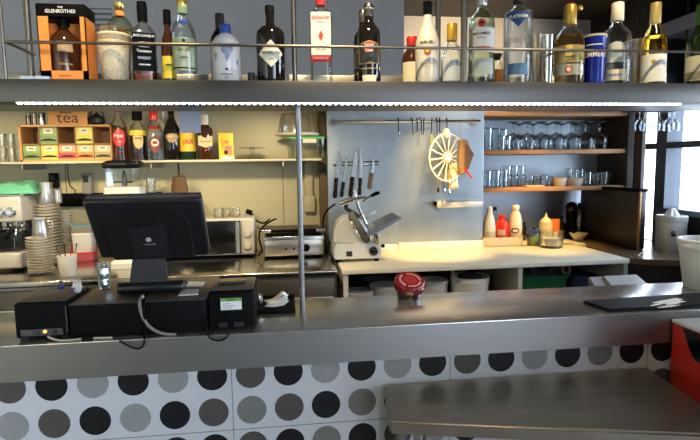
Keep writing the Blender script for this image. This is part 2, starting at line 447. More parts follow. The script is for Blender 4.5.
t = thing('window_ledge', 'dark brown wooden ledge under the bright window', 'ledge', (2.5, 2.7, 0))
LP = [(2.105, 2.925), (2.33, 2.80), (2.745, 2.68), (2.745, 3.965), (2.262, 3.965)]
b = B(); prism(b, [(x - 2.5, y - 2.7, .915) for x, y in LP], (0, 0, .036)); bmesh.ops.bevel(b, geom=b.edges[:], offset=.003, segments=2, affect='EDGES'); mk('ledge_top', b, LEDGE, t)
b = B(); prism(b, [(x - 2.5, y - 2.7, 0) for x, y in [(2.14, 2.96), (2.34, 2.84), (2.74, 2.73), (2.74, 3.95), (2.28, 3.95)]], (0, 0, .915)); mk('ledge_body', b, DWOOD, t, False)

# open wooden glass cabinet in the niche
CY = 3.60
t = thing('glass_shelf', 'open wooden wall shelf unit holding the rows of glasses', 'shelf unit', (1.95, YN, 1.3))
zu, zl, zt = PY(550, 149.5, CY).z, PY(540, 187, CY).z, PY(550, 111.5, CY).z
for z in (zu, zl, zt):
    b = B(); box(b, -.55, .62, CY - YN, -.004, z - 1.3 - .032, z - 1.3, .002); mk('shelf', b, WOOD, t)
b = B(); box(b, -.55, .62, -.012, -.002, zl - 1.3, zt - 1.3); mk('back_panel', b, pm('shelf_back', (.62, .72, .80), .35, .3, .10, 4), t, False)
b = B(); box(b, .60, .65, CY - YN - .02, -.004, zl - 1.33, zt - 1.3, .002); mk('side_panel', b, DWOOD, t)
# shiny lining of the niche under the cabinet
b = B(); box(b, 1.41, 2.45, YN - .006, YN, .95, zl - .03); struct('wall_splashback', b, pm('splash_steel', (.50, .54, .60), .35, 1, .1, 5))
# perforated metal box on the ledge
DOT = MATS.get('perf')
mt, tr = nt('perforated_black_metal'); o_ = N(tr, 'ShaderNodeOutputMaterial'); bs = N(tr, 'ShaderNodeBsdfPrincipled')
tc = N(tr, 'ShaderNodeTexCoord'); vo = N(tr, 'ShaderNodeTexVoronoi'); vo.inputs['Scale'].default_value = 95; vo.inputs['Randomness'].default_value = 0
rp = N(tr, 'ShaderNodeValToRGB'); rp.color_ramp.elements[0].color = (.075, .07, .066, 1); rp.color_ramp.elements[1].color = (.012, .011, .011, 1)
rp.color_ramp.elements[0].position = .28; rp.color_ramp.elements[1].position = .36
tr.links.new(tc.outputs['Object'], vo.inputs['Vector']); tr.links.new(vo.outputs['Distance'], rp.inputs[0]); tr.links.new(rp.outputs[0], bs.inputs['Base Color'])
bs.inputs['Roughness'].default_value = .4; bs.inputs['Metallic'].default_value = .3; tr.links.new(bs.outputs[0], o_.inputs[0]); PERF = mt
t = thing('perforated_box', 'black perforated metal box on the ledge beside the window', 'metal box', (2.37, 3.55, .951))
b = B(); box(b, 0, .06, -.36, .34, 0, .40, .012); mk('body', b, PERF, t)
b = B(); box(b, -.006, .066, -.366, .346, .395, .42, .008); mk('rim', b, BLACK, t)
b = B(); box(b, -.004, .012, -.372, -.356, 0, .40, .003); mk('lit_edge', b, pm('edge_lit_brown', (.28, .15, .06), .4, .5), t)  # front edge of the box, the brown light on it painted as a strip

# ------------------------------------------------------------------ bottles
class Bottle:
    """a bottle as a thing: profile in fractions of its radius R and height H"""
    def __init__(s, name, label, cat, cx, ytop, hw, Y, base, prof, mat, liquid=None, fill=.7, group=None, part='glass_body', seg=32, turn=1.0):
        ym = 40 if base > 1.7 else 145
        x = PY(cx, ym, Y).x; s.R = abs(PY(cx + hw, ym, Y).x - PY(cx - hw, ym, Y).x) / 2; s.H = PY(cx, ytop, Y).z - base
        s.prof = prof
        s.t = thing(name, label, cat, (x, Y, base), face_cam(x, Y) * turn, group)
        b = B(); lathe(b, [(q[0] * s.R, q[1] * s.H) + tuple(q[2:]) for q in prof], seg); s.body = mk(part, b, mat, s.t, angle=50)
        if liquid:
            pr = []
            for i, q in enumerate(prof):
                if q[1] <= fill: pr.append((q[0] * s.R * .93, max(q[1], .02) * s.H) + tuple(q[2:]))
                else:
                    p0 = prof[i - 1]; k = (fill - p0[1]) / (q[1] - p0[1]); r = p0[0] + (q[0] - p0[0]) * k
                    pr.append((r * s.R * .93, fill * s.H) + tuple(q[2:])); break
            b = B(); lathe(b, pr, seg); mk('liquid', b, liquid, s.body)
    def cap(s, prof, mat, name='cap'):
        b = B(); lathe(b, [(q[0] * s.R, q[1] * s.H) for q in prof], 24); return mk(name, b, mat, s.t)
    def lab(s, z0, z1, a, mat, name='paper_label', rf=1.0, flat=False, rf1=None, w=None):
        b = B(); r = s.R * rf + .0007
        if flat: ww = s.R * w; box(b, -ww, ww, -r, -r + .0008, z0 * s.H, z1 * s.H)
        else: arc_patch(b, r, z0 * s.H, z1 * s.H, -a, a, 16, (s.R * rf1 + .0007) if rf1 else None)
        return mk(name, b, mat, s.t)
    def patch(s, pts, zc, mat, name, parent=None, lift=.0012, flat=False, rf=1.0):
        b = B(); r = s.R * rf + lift
        shape_patch(b, (-r,) if flat else r, [(u * s.R, v * s.R) for u, v in pts], zc * s.H); return mk(name, b, mat, parent or s.t, False)
    def txt(s, lines, parent, mat, lift=.0018, flat=False, name='lettering', rf=1.0, uc=0.0):
        """lines: (string, z fraction, width in R, height in R)"""
        b = B(); r = s.R * rf + lift
        for q in lines:
            fn = flat_fn(-r, q[1] * s.H, uc * s.R) if flat else (lambda u, v, z=q[1]: cyl_fn(r, z * s.H)(u + uc * s.R, v))
            text(b, q[0], q[2] * s.R, q[3] * s.R, fn)
        return mk(name, b, mat, parent, False)
TB = SZ      # top of the overhead shelf
INK = pm('black_ink', (.015, .015, .015), .6, 0, .05); WINK = pm('white_ink', (.75, .75, .72), .6, 0, .03)
REDI = pm('red_ink', (.68, .04, .03), .55, 0, .04); GOLDI = pm('gold_ink', (.50, .36, .12), .5, .3, .05)
BLUEI = pm('blue_ink', (.12, .20, .50), .55, 0, .05)
STD = [(.94, 0), (1, .02), (1, .62), (.95, .67), (.70, .74), (.42, .80), (.36, .84), (.36, .97)]
G = None
# boxed whisky -----------------------------------------------------
Yb = 1.487
a, c = PY(38, 40, Yb), PY(86.5, 40, Yb); W, H, D = c.x - a.x, PY(62, 5, Yb).z - TB, .072
t = thing('whisky_gift_box', 'orange whisky gift box with black lid and open window front', 'box', ((a.x + c.x) / 2, Yb, TB), 0)
hw = W / 2
b = B(); fx0, fx1 = hw - .034, hw - .032
box(b, -hw, hw, D - .003, D, 0, H); box(b, -hw, -hw + .003, 0, D, 0, H); box(b, hw - .003, hw, 0, D, 0, H); box(b, -hw, hw, 0, D, 0, .004)
box(b, -hw, -hw + .028, 0, .003, 0, H); box(b, hw - .014, hw, 0, .003, 0, H); box(b, -hw, hw, 0, .003, 0, .026)
mk('carton', b, ORANGE, t, False)
b = B(); box(b, -hw - .001, hw + .001, -.001, D + .001, H - .030, H + .004, .003); lid = mk('lid', b, BLACK, t)
b = B(); text(b, 'GLENROTHES', W * .62, .009, flat_fn(-.0018, H - .016)); text(b, 'THE', .014, .005, flat_fn(-.0018, H - .006))
mk('lettering', b, WINK, lid, False)
b = B(); text(b, '#8', .03, .005, flat_fn(-.0012, .013)); mk('print', b, pm('dark_orange_ink', (.45, .12, .02), .6), t, False)
w = Bottle('whisky_bottle', 'amber whisky bottle with black stopper standing inside the orange gift box', 'bottle', 64.5, 13, 14.5, Yb + .038, TB + .004,
           [(.86, 0), (.98, .02), (1, .45), (.98, .55), (.80, .66), (.5, .72), (.34, .76), (.34, .86)], BRBOT)
w.cap([(.40, .80), (.42, .82), (.42, .99), (.38, 1.0)], BLACK, 'stopper')
w.lab(.40, .55, .5, pm('kraft_label', (.45, .28, .14), .6)); w.txt([('GLENROTHES', .22, .9, .14)], w.body, GOLDI)
# folded leaflet on the shelf
b = B(); p = PY(37, 79, 1.48)
prism(b, [(p.x - .036, 1.468, TB + .0006), (p.x + .036, 1.468, TB + .0006), (p.x + .03, 1.52, TB + .0006), (p.x - .03, 1.52, TB + .0006)], (0, 0, .0075))
tag(mk('leaflet', b, pm('leaflet_blue', (.42, .48, .66), .5, 0, .3, 60)), 'pale blue folded leaflet lying left of the orange gift box', 'leaflet')
# cream tumbler with glass neck
w = Bottle('patterned_bottle', 'cream tapering bottle with woven texture and a wide glass neck', 'bottle', 114, 29, 17.0, 1.528, TB,
           [(.66, 0), (.74, .02), (.99, .70), (1.0, .74), (.95, .75), (.92, .78), (.92, .84), (.98, .86), (.9, .90)], pm('woven_cream', (.74, .60, .38), .4, 0, .25, 160, .8), part='woven_body')
w.cap([(.78, .89), (.82, .91), (.84, .97), (.92, .985), (.92, 1.0), (.80, 1.0)], glass('warm_clear_glass', (.9, .85, .72), (.5, .42, .3), .15), 'neck_ring')
w.lab(.75, .845, PI * .98, pm('tan_band', (.34, .26, .17), .5, 0, .5, 200), 'band', .945)
# round decanter behind
w = Bottle('round_decanter', 'round bodied glass bottle with gold stopper behind the cream woven bottle', 'bottle', 121, 3, 13.5, 1.628, TB,
           [(.5, 0), (.6, .02), (.6, .40), (.72, .50), (.95, .58), (1.0, .66), (.92, .74), (.62, .81), (.33, .85), (.30, .95)], GREENG, AMBERL, .70)
w.cap([(.32, .84), (.36, .86), (.36, .89), (.32, .90)], ORANGE, 'collar'); w.cap([(.22, .92), (.38, .95), (.38, 1.0)], GOLD, 'stopper')
# square black-label whiskey
w = Bottle('whiskey_bottle', 'square whiskey bottle with black label and tall black cap', 'bottle', 143.5, 2, 12.8, 1.528, TB,
           [(.90, 0, 5), (.98, .015, 5), (.98, .56, 5), (.94, .62, 4), (.62, .69, 2.4), (.38, .73), (.33, .78), (.33, .9)], CLEAR2, AMBER, .5)
w.cap([(.38, .76), (.40, .77), (.40, .93), (.37, .98), (.35, 1)], BLACK)
l = w.lab(.13, .59, 1, BLACK, flat=True, w=.84, rf=1.0)
w.txt([("JACK DANIEL'S", .55, 1.55, .24), ('#5', .465, .8, .20), ('Tennessee', .37, 1.1, .22), ('WHISKEY', .285, 1.0, .22), ('#7', .205, .9, .12)], l, WINK, .0020, True)
w.patch(ell(.44, .02), .42, WINK, 'rule', l, .0018, True)
# small amber bottle
w = Bottle('liqueur_bottle', 'slim amber bottle with black cap and yellow label beside whiskey', 'bottle', 168, 10, 7.0, 1.528, TB,
           [(.92, 0), (1, .02), (1, .50), (.8, .62), (.46, .72), (.42, .9)], BRBOT)
w.cap([(.50, .80), (.56, .81), (.56, .98), (.5, 1)], BLACK); l = w.lab(.06, .36, 1.2, YEL)
w.txt([('#4', .24, 1.1, .28)], l, INK)
# dry gin, pale green label
w = Bottle('gin_bottle', 'clear gin bottle with pale green label and green neck band', 'bottle', 183.5, -6, 12.6, 1.528, TB,
           [(.92, 0, 3), (1, .02, 3), (1, .50, 3), (.92, .58, 3), (.62, .68, 2.2), (.40, .76), (.36, .84), (.36, .98)], CLEAR2)
w.cap([(.40, .86), (.42, .87), (.42, .99), (.36, 1)], GOLD); w.cap([(.39, .78), (.395, .79), (.39, .86), (.38, .865)], pm('neck_green', (.32, .42, .22), .5), 'neck_band')
l = w.lab(.13, .49, 1.05, pm('gin_label', (.50, .55, .33), .5, 0, .04))
w.patch(ell(.34, .16), .66, BLUE, 'blue_seal', None, .002, rf=.78); w.patch(ell(.15, .15), .455, INK, 'emblem', l)
w.txt([('DRY GIN', .35, 1.0, .20), ('#5', .27, .6, .10)], l, INK); w.lab(.145, .165, 1.0, INK, 'label_rule', 1.012)
# dark bottle behind
w = Bottle('dark_bottle', 'dark brown bottle half hidden behind the white map bottle', 'bottle', 220.5, 14, 10.5, 1.628, TB, STD, DKBOT)
w.cap([(.42, .62), (.44, .66), (.44, .99), (.4, 1)], pm('capsule_brown', (.035, .026, .022), .5), 'capsule')
# white bottle with blue map
WB = pm('white_bottle', (.68, .66, .66), .3, 0, .03)
w = Bottle('white_gin_bottle', 'white bottle with blue map print and short blue cap', 'bottle', 225.5, 25, 14.5, 1.528, TB,
           [(.93, 0), (1, .02), (1, .60), (.94, .70), (.68, .79), (.40, .84), (.34, .87), (.34, .9)], WB, part='body')
w.cap([(.36, .84), (.40, .85), (.40, .97), (.36, 1.0)], BLUE)
BM = pm('map_blue', (.28, .32, .46), .4, 0, .25, 90)
w.patch([(-.25, .45), (-.05, .55), (.2, .42), (.42, .5), (.5, .2), (.34, .05), (.25, -.2), (.12, -.45), (.02, -.6), (-.08, -.35), (-.05, -.1), (-.25, 0), (-.38, .2)], .48, BM, 'map_print', w.body)
w.patch([(-.95, .2), (-.75, .35), (-.62, .1), (-.7, -.2), (-.85, -.3)], .42, BM, 'map_print', w.body); w.patch([(.72, .1), (.9, .2), (.95, -.1), (.78, -.2)], .34, BM, 'map_print', w.body)
w.txt([('NORDÉS', .13, .85, .14), ('GIN', .075, .3, .09)], w.body, INK); w.patch(ell(.10, .10), .21, INK, 'emblem', w.body)
b = B(); r = w.R + .001; tube(b, [(math.sin(a_) * r, -math.cos(a_) * r, (.17 + .03 * math.sin(a_ * 4)) * w.H) for a_ in [(-.1 + .1 * k) for k in range(14)]], .0008, 4); mk('wave_line', b, pm('pale_blue_ink', (.35, .6, .78), .5), w.body)
# dark shot cup
w = Bottle('shot_cup', 'tiny dark cup between the white map bottle and the black gin bottle', 'cup', 250, 73, 3.6, 1.52, TB, [(.85, 0), (.95, .05), (1, 1), (.86, 1), (.8, .2)], DARK, part='cup_body')
# black apothecary gin
w = Bottle('black_gin_bottle', 'black apothecary gin bottle with white diamond label', 'bottle', 270.5, 6, 14.3, 1.528, TB,
           [(.93, 0), (1, .02), (1, .60), (.97, .66), (.70, .72), (.36, .745), (.31, .78), (.30, .96)], DKBOT)
w.cap([(.31, .90), (.34, .91), (.34, .985), (.30, 1)], pm('black_cork', (.012, .010, .009), .5, spec=.1), 'stopper')
l = w.patch([(-.92, 0), (0, -.92), (.92, 0), (0, .92)], .36, pm('diamond_label', (.72, .70, .60), .55, 0, .05), 'diamond_label')
w.txt([("HENDRICK'S", .37, 1.30, .20), ('GIN', .29, .40, .15)], l, INK)
# London gin
w = Bottle('london_gin_bottle', 'clear square shouldered gin bottle with red print and red cap', 'bottle', 321, -7, 11.5, 1.528, TB,
           [(.90, 0, 4), (.96, .015, 4), (.90, .22, 4), (.98, .32, 4), (.98, .72, 4), (.90, .78, 4), (.52, .82, 2.4), (.40, .84), (.38, .96)], CLEAR2)
w.cap([(.42, .86), (.44, .87), (.44, .99), (.4, 1)], REDP)
l = w.lab(.30, .76, 1, pm('frosted_label', (.72, .70, .62), .5, 0, .05), flat=True, w=.84, rf=.985)
w.txt([('BEEFEATER', .70, 1.5, .26), ('#6', .65, .7, .08)], l, REDI, .002, True)
w.patch([(-.10, -.42), (-.04, -.42), (0, -.2), (.05, -.42), (.12, -.42), (.14, -.05), (.24, .05), (.2, .12), (.1, .08), (.08, .25), (.02, .36), (-.08, .3), (-.1, .15), (-.2, .05), (-.18, -.1)], .51, REDI, 'figure_print', l, .002, True)
l2 = w.lab(.225, .30, 1, REDI, 'red_band', .95, True, w=.82); w.txt([('#9', .262, 1.2, .12)], l2, CREAMP, .0022, True, rf=.95)
w.txt([('DRY GIN', .36, .8, .09)], l, INK, .002, True)
# dark rum and its twin behind
for i, (cx, yt, hw, Y, lb) in enumerate(((369, 4, 11.5, 1.528, 'black rum bottle with red round emblem and silver capsule, in front'), (363, 10, 9.6, 1.628, 'dark rum bottle half hidden behind another rum bottle'))):
    w = Bottle('rum_bottle', lb, 'bottle', cx, yt, hw, Y, TB, [(.93, 0), (1, .02), (1, .60), (.92, .67), (.62, .73), (.42, .78), (.38, .86), (.38, .96)], DKBOT)
    w.cap([(.41, .84), (.43, .85), (.43, .99), (.38, 1)], pm('capsule_dark', (.10, .09, .075), .3, .6), 'capsule'); w.cap([(.44, .93), (.45, .935), (.45, .96), (.44, .965)], pm('capsule_silver', (.5, .48, .42), .25, 1), 'capsule_ring')
    w.patch([(-.98, -.82), (.98, -.82), (1.03, .58), (.66, .92), (0, 1.08), (-.66, .92), (-1.03, .58)], .36, GOLDI, 'label_border', None, .0006)
    l = w.patch([(-.9, -.75), (.9, -.75), (.95, .55), (.6, .85), (0, 1.0), (-.6, .85), (-.95, .55)], .36, pm('rum_label', (.035, .033, .03), .4, 0, .1), 'black_label')
    w.patch(ell(.50, .42), .44, REDI, 'red_emblem', l, .0022); w.txt([('Havana', .47, .84, .22), ('Club', .40, .66, .24)], l, WINK, .0030)
    w.txt([('#5', .25, .6, .12), ('7', .25, .16, .26)], l, GOLDI, .0022, uc=0); w.lab(.175, .185, .85, GOLDI, 'gold_rule', 1.012)
    w.lab(.02, .10, .6, CREAMP, 'base_label', 1.002)
# amber bottle behind the white coconut rum
w = Bottle('brown_bottle', 'brown bottle with red cap behind the white coconut rum', 'bottle', 412, 37, 10.5, 1.628, TB,
           [(.93, 0), (1, .03), (1, .55), (.85, .66), (.5, .76), (.44, .82), (.44, .9)], BRBOT)
w.cap([(.48, .82), (.5, .83), (.5, .98), (.46, 1)], REDP); w.lab(.1, .5, 1, CREAMP)
# white coconut rum
w = Bottle('coconut_rum_bottle', 'white coconut rum bottle with black cap and round fruit emblem', 'bottle', 427.5, 2, 12.0, 1.528, TB,
           [(.90, 0), (.97, .02), (.98, .3), (1, .42), (.96, .52), (.72, .64), (.44, .74), (.34, .82), (.31, .9), (.33, .93)], pm('white_glass', (.74, .68, .58), .15, 0, .03, coat=.4), part='body')
w.cap([(.34, .84), (.36, .85), (.36, .97), (.40, .975), (.40, .99), (.34, 1)], BLACK)
w.txt([('MALIBU', .49, 1.25, .22)], w.body, INK, rf=1.0); w.patch(ell(.27, .27), .375, pm('sun_brown', (.35, .07, .04), .5, 0, .4, 150), 'emblem', w.body); w.patch(ell(.17, .12), .385, YEL, 'emblem_sun', w.body, .0020)
w.txt([('#9', .235, 1.1, .08), ('#5', .20, .6, .08)], w.body, GOLDI)
# gold-capped clear bottle
w = Bottle('clear_spirit_bottle', 'clear bottle with tall gold cap beside the grey shelf post', 'bottle', 452, 24, 10.5, 1.528, TB,
           [(.92, 0), (1, .03), (1, .42), (.86, .56), (.6, .64), (.42, .70), (.42, .8)], CLEAR2, CLEAR, .4)
w.cap([(.44, .72), (.48, .73), (.48, .99), (.44, 1)], pm('gold_cap', (.78, .45, .05), .4, .3)); w.lab(.05, .40, .9, pm('pale_label', (.6, .62, .62), .5))
# white rum with bat-style round emblem
w = Bottle('white_rum_bottle', 'clear white rum bottle with red round emblem on white label', 'bottle', 481.5, -7, 12.6, 1.528, TB,
           [(.92, 0), (1, .02), (1, .30), (.97, .36), (.97, .66), (.90, .73), (.62, .78), (.38, .82), (.34, .88), (.34, .97)], GREENG, CLEAR, .66)
w.cap([(.37, .86), (.40, .87), (.40, .99), (.36, 1)], pm('silver_cap', (.6, .6, .58), .3, .8))
l = w.lab(.34, .60, 1.25, PAPER, rf=.98); w.patch(ell(.30, .30), .645, REDP, 'round_emblem', None, .002, rf=.97); w.patch(ell(.2, .09), .65, INK, 'emblem_shape', None, .003, rf=.97)
w.txt([('BACARDI', .535, 1.35, .20), ('SUPERIOR', .49, .7, .08)], l, INK, .002); w.txt([('#8', .39, 1.2, .11)], l, REDI, .002)
w.lab(.10, .27, 1, pm('back_label', (.55, .6, .56), .5, 0, .2, 70), 'lower_label')
# small orange bottle behind
w = Bottle('orange_liqueur_bottle', 'small clear bottle with orange label behind the white rum', 'bottle', 497, 54, 6.5, 1.628, TB, [(.93, 0), (1, .03), (1, .55), (.7, .75), (.45, .85), (.45, .92)], CLEAR2)
w.cap([(.5, .84), (.9, .99), (.5, 1)], DARK, 'stopper'); w.lab(.08, .55, 1.1, ORANGE)
# tall vodka with blue diamond
w = Bottle('vodka_bottle', 'tall straight clear bottle with blue diamond emblem at its shoulder', 'bottle', 518, -7, 13.0, 1.528, TB,
           [(.95, 0), (1, .015), (1, .74), (.95, .79), (.60, .82), (.36, .85), (.34, .9)], CLEAR2, CLEAR, .5)
w.cap([(.36, .88), (.40, .885), (.40, .99), (.36, 1)], DARK)
l = w.patch([(-.82, .42), (.82, .42), (.85, .2), (0, -.62), (-.85, .2)], .70, pm('vodka_blue', (.012, .07, .25), .35, 0, .1), 'blue_diamond'); w.txt([('PLATINVM', .715, 1.35, .24)], l, WINK, .0022)
w.lab(.10, .22, .75, pm('vodka_blue2', (.10, .22, .42), .4, 0, .5, 80), 'blue_label')

# tan metal cup and chrome shaker
w = Bottle('metal_cup', 'dull tan metal beaker left of the bright chrome shaker', 'cup', 537, 36, 8.8, 1.628, TB, [(.82, 0), (.86, .02), (.97, .96), (1.0, 1), (.93, 1), (.80, .06)], pm('tan_metal', (.55, .45, .33), .3, 1), part='cup_body')
w = Bottle('cocktail_shaker', 'polished chrome shaker tin standing beside the tequila bottle', 'shaker', 549, 36, 7.2, 1.528, TB, [(.72, 0), (.76, .02), (.80, .5), (.98, .97), (1.0, 1), (.94, 1), (.74, .1)], CHROME, part='tin')
# tequila
w = Bottle('tequila_bottle', 'gold tequila bottle with yellow label and gold cap', 'bottle', 569.5, 4, 13.6, 1.528, TB,
           [(.93, 0, 2.6), (1, .02, 2.6), (1, .48, 2.6), (.93, .58, 2.4), (.62, .67), (.40, .73), (.36, .80), (.34, .9)], CLEAR2, AMBERL, .62)
w.cap([(.40, .74), (.44, .75), (.44, .96), (.36, .985), (.3, .99)], pm('tequila_cap', (.42, .28, .06), .35, .6), 'capsule'); w.cap([(.28, .975), (.30, .98), (.30, .995), (.26, 1)], REDP, 'cap_top')
b = B(); lathe(b, [(.004, 0), (.0065, .004), (.0065, .010), (.003, .014)], 12, .45 * w.R + .008, -.004); mk('tag', b, GOLD, w.t, loc=(0, 0, w.H * .91))
l = w.lab(.26, .47, 1.25, pm('tequila_label', (.80, .56, .16), .5, 0, .15, 60)); w.txt([('José Cuervo', .39, 1.3, .22), ('#6', .33, .7, .10)], l, pm('green_ink', (.08, .16, .04), .5))
l = w.lab(.11, .24, 1.15, CREAMP, 'lower_label', rf=.99); w.patch(ell(.24, .24), .175, REDI, 'seal', l, .002, rf=.99); w.patch(ell(.15, .15), .175, CREAMP, 'seal_centre', l, .003, rf=.99)
# blue ice bucket
w = Bottle('ice_bucket', 'bright blue ice bucket with white lettering on the overhead shelf', 'bucket', 594.5, 36, 10.6, 1.528, TB, [(.86, 0), (.9, .02), (.98, .95), (1.02, .96), (1.03, 1), (.97, 1), (.88, .1)], pm('cobalt_blue', (.012, .035, .42), .22, 0, .06), part='bucket_body')
w.txt([('POMMERY', .60, 2.4, .46)], w.body, WINK, rf=.96); w.cap([(1.0, .955), (1.045, .96), (1.05, 1.0), (.98, 1.004)], pm('bucket_rim', (.7, .62, .45), .3, .5), 'rim')
b = B(); arc_patch(b, w.R * .97 + .001, .78 * w.H, .80 * w.H, -.7, .7); mk('rule', b, WINK, w.body)
# clear vodka
w = Bottle('clear_vodka_bottle', 'clear vodka bottle with white capsule beside the blue bucket', 'bottle', 616.5, 3, 12.8, 1.528, TB,
           [(.94, 0, 2.5), (1, .02, 2.5), (1, .56, 2.5), (.94, .63, 2.4), (.62, .70), (.38, .745), (.36, .8), (.36, .92)], CLEAR2, CLEAR, .5)
w.cap([(.40, .78), (.44, .79), (.42, .99), (.38, 1)], pm('white_capsule', (.74, .68, .58), .4, 0, .05), 'capsule')
l = w.patch([(-.62, -.55), (.62, -.55), (.62, .45), (.45, .75), (0, .88), (-.45, .75), (-.62, .45)], .36, pm('silver_label', (.60, .60, .56), .4, 0, .08), 'arched_label'); w.patch([(-.3, -.25), (.3, -.25), (.3, .25), (-.3, .25)], .37, pm('steel_blue_ink', (.30, .40, .52), .5, 0, .3, 100), 'picture', l, .002)
w.lab(.05, .18, .8, CREAMP, 'lower_label'); w.txt([('#5', .115, .9, .16)], w.body, BLUEI)
# metal tin behind
w = Bottle('bottle_cooler', 'dull steel wine cooler cup behind the white wine bottle', 'wine cooler', 637, 41, 10.5, 1.628, TB, [(.86, 0), (.9, .03), (.95, .95), (1, .97), (1.0, 1), (.93, 1), (.85, .1)], pm('warm_steel', (.55, .50, .44), .3, 1), part='cup_body')
# white wine
w = Bottle('white_wine_bottle', 'white wine bottle with golden capsule and cream label', 'bottle', 654.5, 3, 10.8, 1.528, TB,
           [(.92, 0), (1, .02), (1, .44), (.96, .52), (.72, .64), (.46, .72), (.38, .76), (.38, .9)], WINE, WINE, .6)
w.cap([(.42, .76), (.44, .77), (.42, .98), (.40, 1)], pm('wine_capsule', (.62, .46, .16), .35, .5), 'capsule'); l = w.lab(.04, .37, 1.25, PAPER); w.patch(ell(.17, .17), .28, GOLDI, 'emblem', l); 
# green champagne bottle at the edge
w = Bottle('champagne_bottle', 'dark green bottle with cream label at the far right shelf end', 'bottle', 701, 4, 11.5, 1.528, TB,
           [(.93, 0), (1, .02), (1, .44), (.92, .55), (.62, .68), (.42, .76), (.38, .8), (.38, .9)], pm('dark_green_glass', (.012, .03, .010), .1, 0, .1, coat=.5))
w.cap([(.42, .72), (.46, .73), (.42, .98), (.38, 1)], pm('green_capsule', (.05, .16, .03), .35, .4), 'capsule'); l = w.lab(.06, .36, 1.2, CREAMP); w.lab(.07, .17, 1.15, pm('label_floral', (.3, .28, .2), .5, 0, .6, 200), 'label_print', 1.01)

# ------------------------------------------------------------------ cream wall shelf with tea and bottles
LY, LZ = 3.42, PY(160, 160.2, 3.42).z
x0, x1 = -2.38, .232
t = thing('wall_shelf', 'long pale shelf on the cream wall carrying tea boxes and bottles', 'shelf', (0, LY, LZ))
b = B(); box(b, x0, x1, 0, YB - LY, -.014, 0, .002); mk('shelf_board', b, pm('shelf_cream', (.70, .62, .44), .35, 0, .04, 6), t)
for px in (20, 150, 283):
    x = PY(px, 160, LY).x; b = B(); box(b, x - .004, x + .004, .02, YB - LY - .001, -.05, -.014); mk('bracket', b, DSTEEL, t, False)
# tea chest
ty = LY + .02
a, c = PY(20.5, 160, ty), PY(111.5, 124.5, ty); W, H = c.x - a.x, c.z - LZ
te = thing('tea_rack', 'orange wooden tea rack with ten compartments and a tea sign board', 'tea rack', (a.x, ty, LZ))
b = B(); D = .17; th = .012
box(b, 0, W, 0, D, 0, th); box(b, 0, W, 0, D, H - th, H); box(b, 0, th, 0, D, 0, H); box(b, W - th, W, 0, D, 0, H)
mk('frame', b, pm('rack_wood', (.72, .33, .09), .42, 0, .15, 10, .03, stretch=(1, 12, 12)), te, False)
b = B(); box(b, th, W - th, D - .006, D, th, H - th); mk('back_panel', b, pm('tea_back', (.14, .07, .035), .5, 0, .1), te, False)
b = B(); cw = (W - 2 * th) / 5; zm = H * .47
for k in range(1, 5): box(b, th + cw * k - .003, th + cw * k + .003, .004, D, th, H - th)
box(b, th, W - th, .004, D, zm - .004, zm + .004); mk('divider', b, pm('divider_wood', (.34, .16, .06), .5, 0, .2), te, False)
sx0, sx1 = PY(47, 115, ty).x - a.x, PY(86, 115, ty).x - a.x; sh_ = PY(60, 110, ty).z - LZ
b = B(); box(b, sx0, sx1, .01, .028, H, sh_, .003); sg = mk('sign_board', b, pm('sign_wood', (.74, .33, .09), .45, 0, .12, 14), te)
b = B(); fn = flat_fn(.009, (H + sh_) / 2 - .006, (sx0 + sx1) / 2); text(b, 'tea', (sx1 - sx0) * .56, (sh_ - H) * .60, fn, .0)
text(b, '#9', (sx1 - sx0) * .3, .010, flat_fn(.009, sh_ - .014, (sx0 + sx1) / 2 - .01), .0); mk('lettering', b, pm('burnt_ink', (.10, .035, .015), .6), sg, False)
TEA = [((.18, .30, .10), (.30, .40, .12), 'dark green'), ((.62, .58, .10), (.75, .66, .12), 'yellow green'), ((.62, .06, .05), (.85, .35, .2), 'red'), ((.72, .24, .05), (.8, .5, .2), 'orange'), ((.42, .36, .16), (.62, .52, .28), 'olive beige')]
def tea_box(k, row, ci, lb):
    cols = TEA[ci]
    bw, bh, bd = cw - .008, (zm - th - .007 if row == 0 else H - th - zm - .008), .14
    z = LZ + (th if row == 0 else zm + .004)
    tb = thing('tea_box', lb, 'tea box', (a.x + th + cw * (k + .5), ty + .006, z))
    m1 = pm('tea_%d' % ci, cols[0], .5, 0, .35, 60); m2 = pm('teab_%d' % ci, cols[1], .5, 0, .3, 60)
    b = B(); box(b, -bw / 2, bw / 2, 0, bd, 0, bh, .002); mk('carton', b, m2, tb)
    b = B(); box(b, -bw / 2 + .002, bw / 2 - .002, -.0012, 0, bh * .06, bh * .50); mk('front_panel', b, m1, tb, False)
    b = B(); box(b, -bw * .28, bw * .28, -.0016, 0, bh * .62, bh * .93); pl = mk('paper_label', b, CREAMP, tb, False)
    b = B(); text(b, '#3', bw * .3, bh * .1, flat_fn(-.002, bh * .8)); mk('lettering', b, INK, pl, False)
    b = B(); n = 14
    prism(b, [(-bw * .47 + bw * .94 * i / n, -.002, bh * (.22 + .10 * math.sin(PI * i / n))) for i in range(n + 1)] + [(bw * .47 - bw * .94 * i / n, -.002, bh * (.16 + .01 * math.sin(PI * i / n))) for i in range(n + 1)], (0, .0012, 0))
    mk('opening', b, pm('slot_black', (.012, .01, .008), .7), tb, False)
tea_box(1, 1, 0, 'green tea box alone in the upper left of the tea rack'); tea_box(3, 1, 1, 'yellow green tea box in the upper right of the tea rack')
tea_box(0, 0, 0, 'dark green tea box at the lower left corner of the tea rack'); tea_box(1, 0, 1, 'yellow tea box in the lower row beside the dark green one')
tea_box(2, 0, 2, 'red tea box in the middle of the lower row of the rack'); tea_box(3, 0, 3, 'orange tea box in the lower row beside the red one'); tea_box(4, 0, 4, 'olive beige tea box at the lower right corner of the rack')
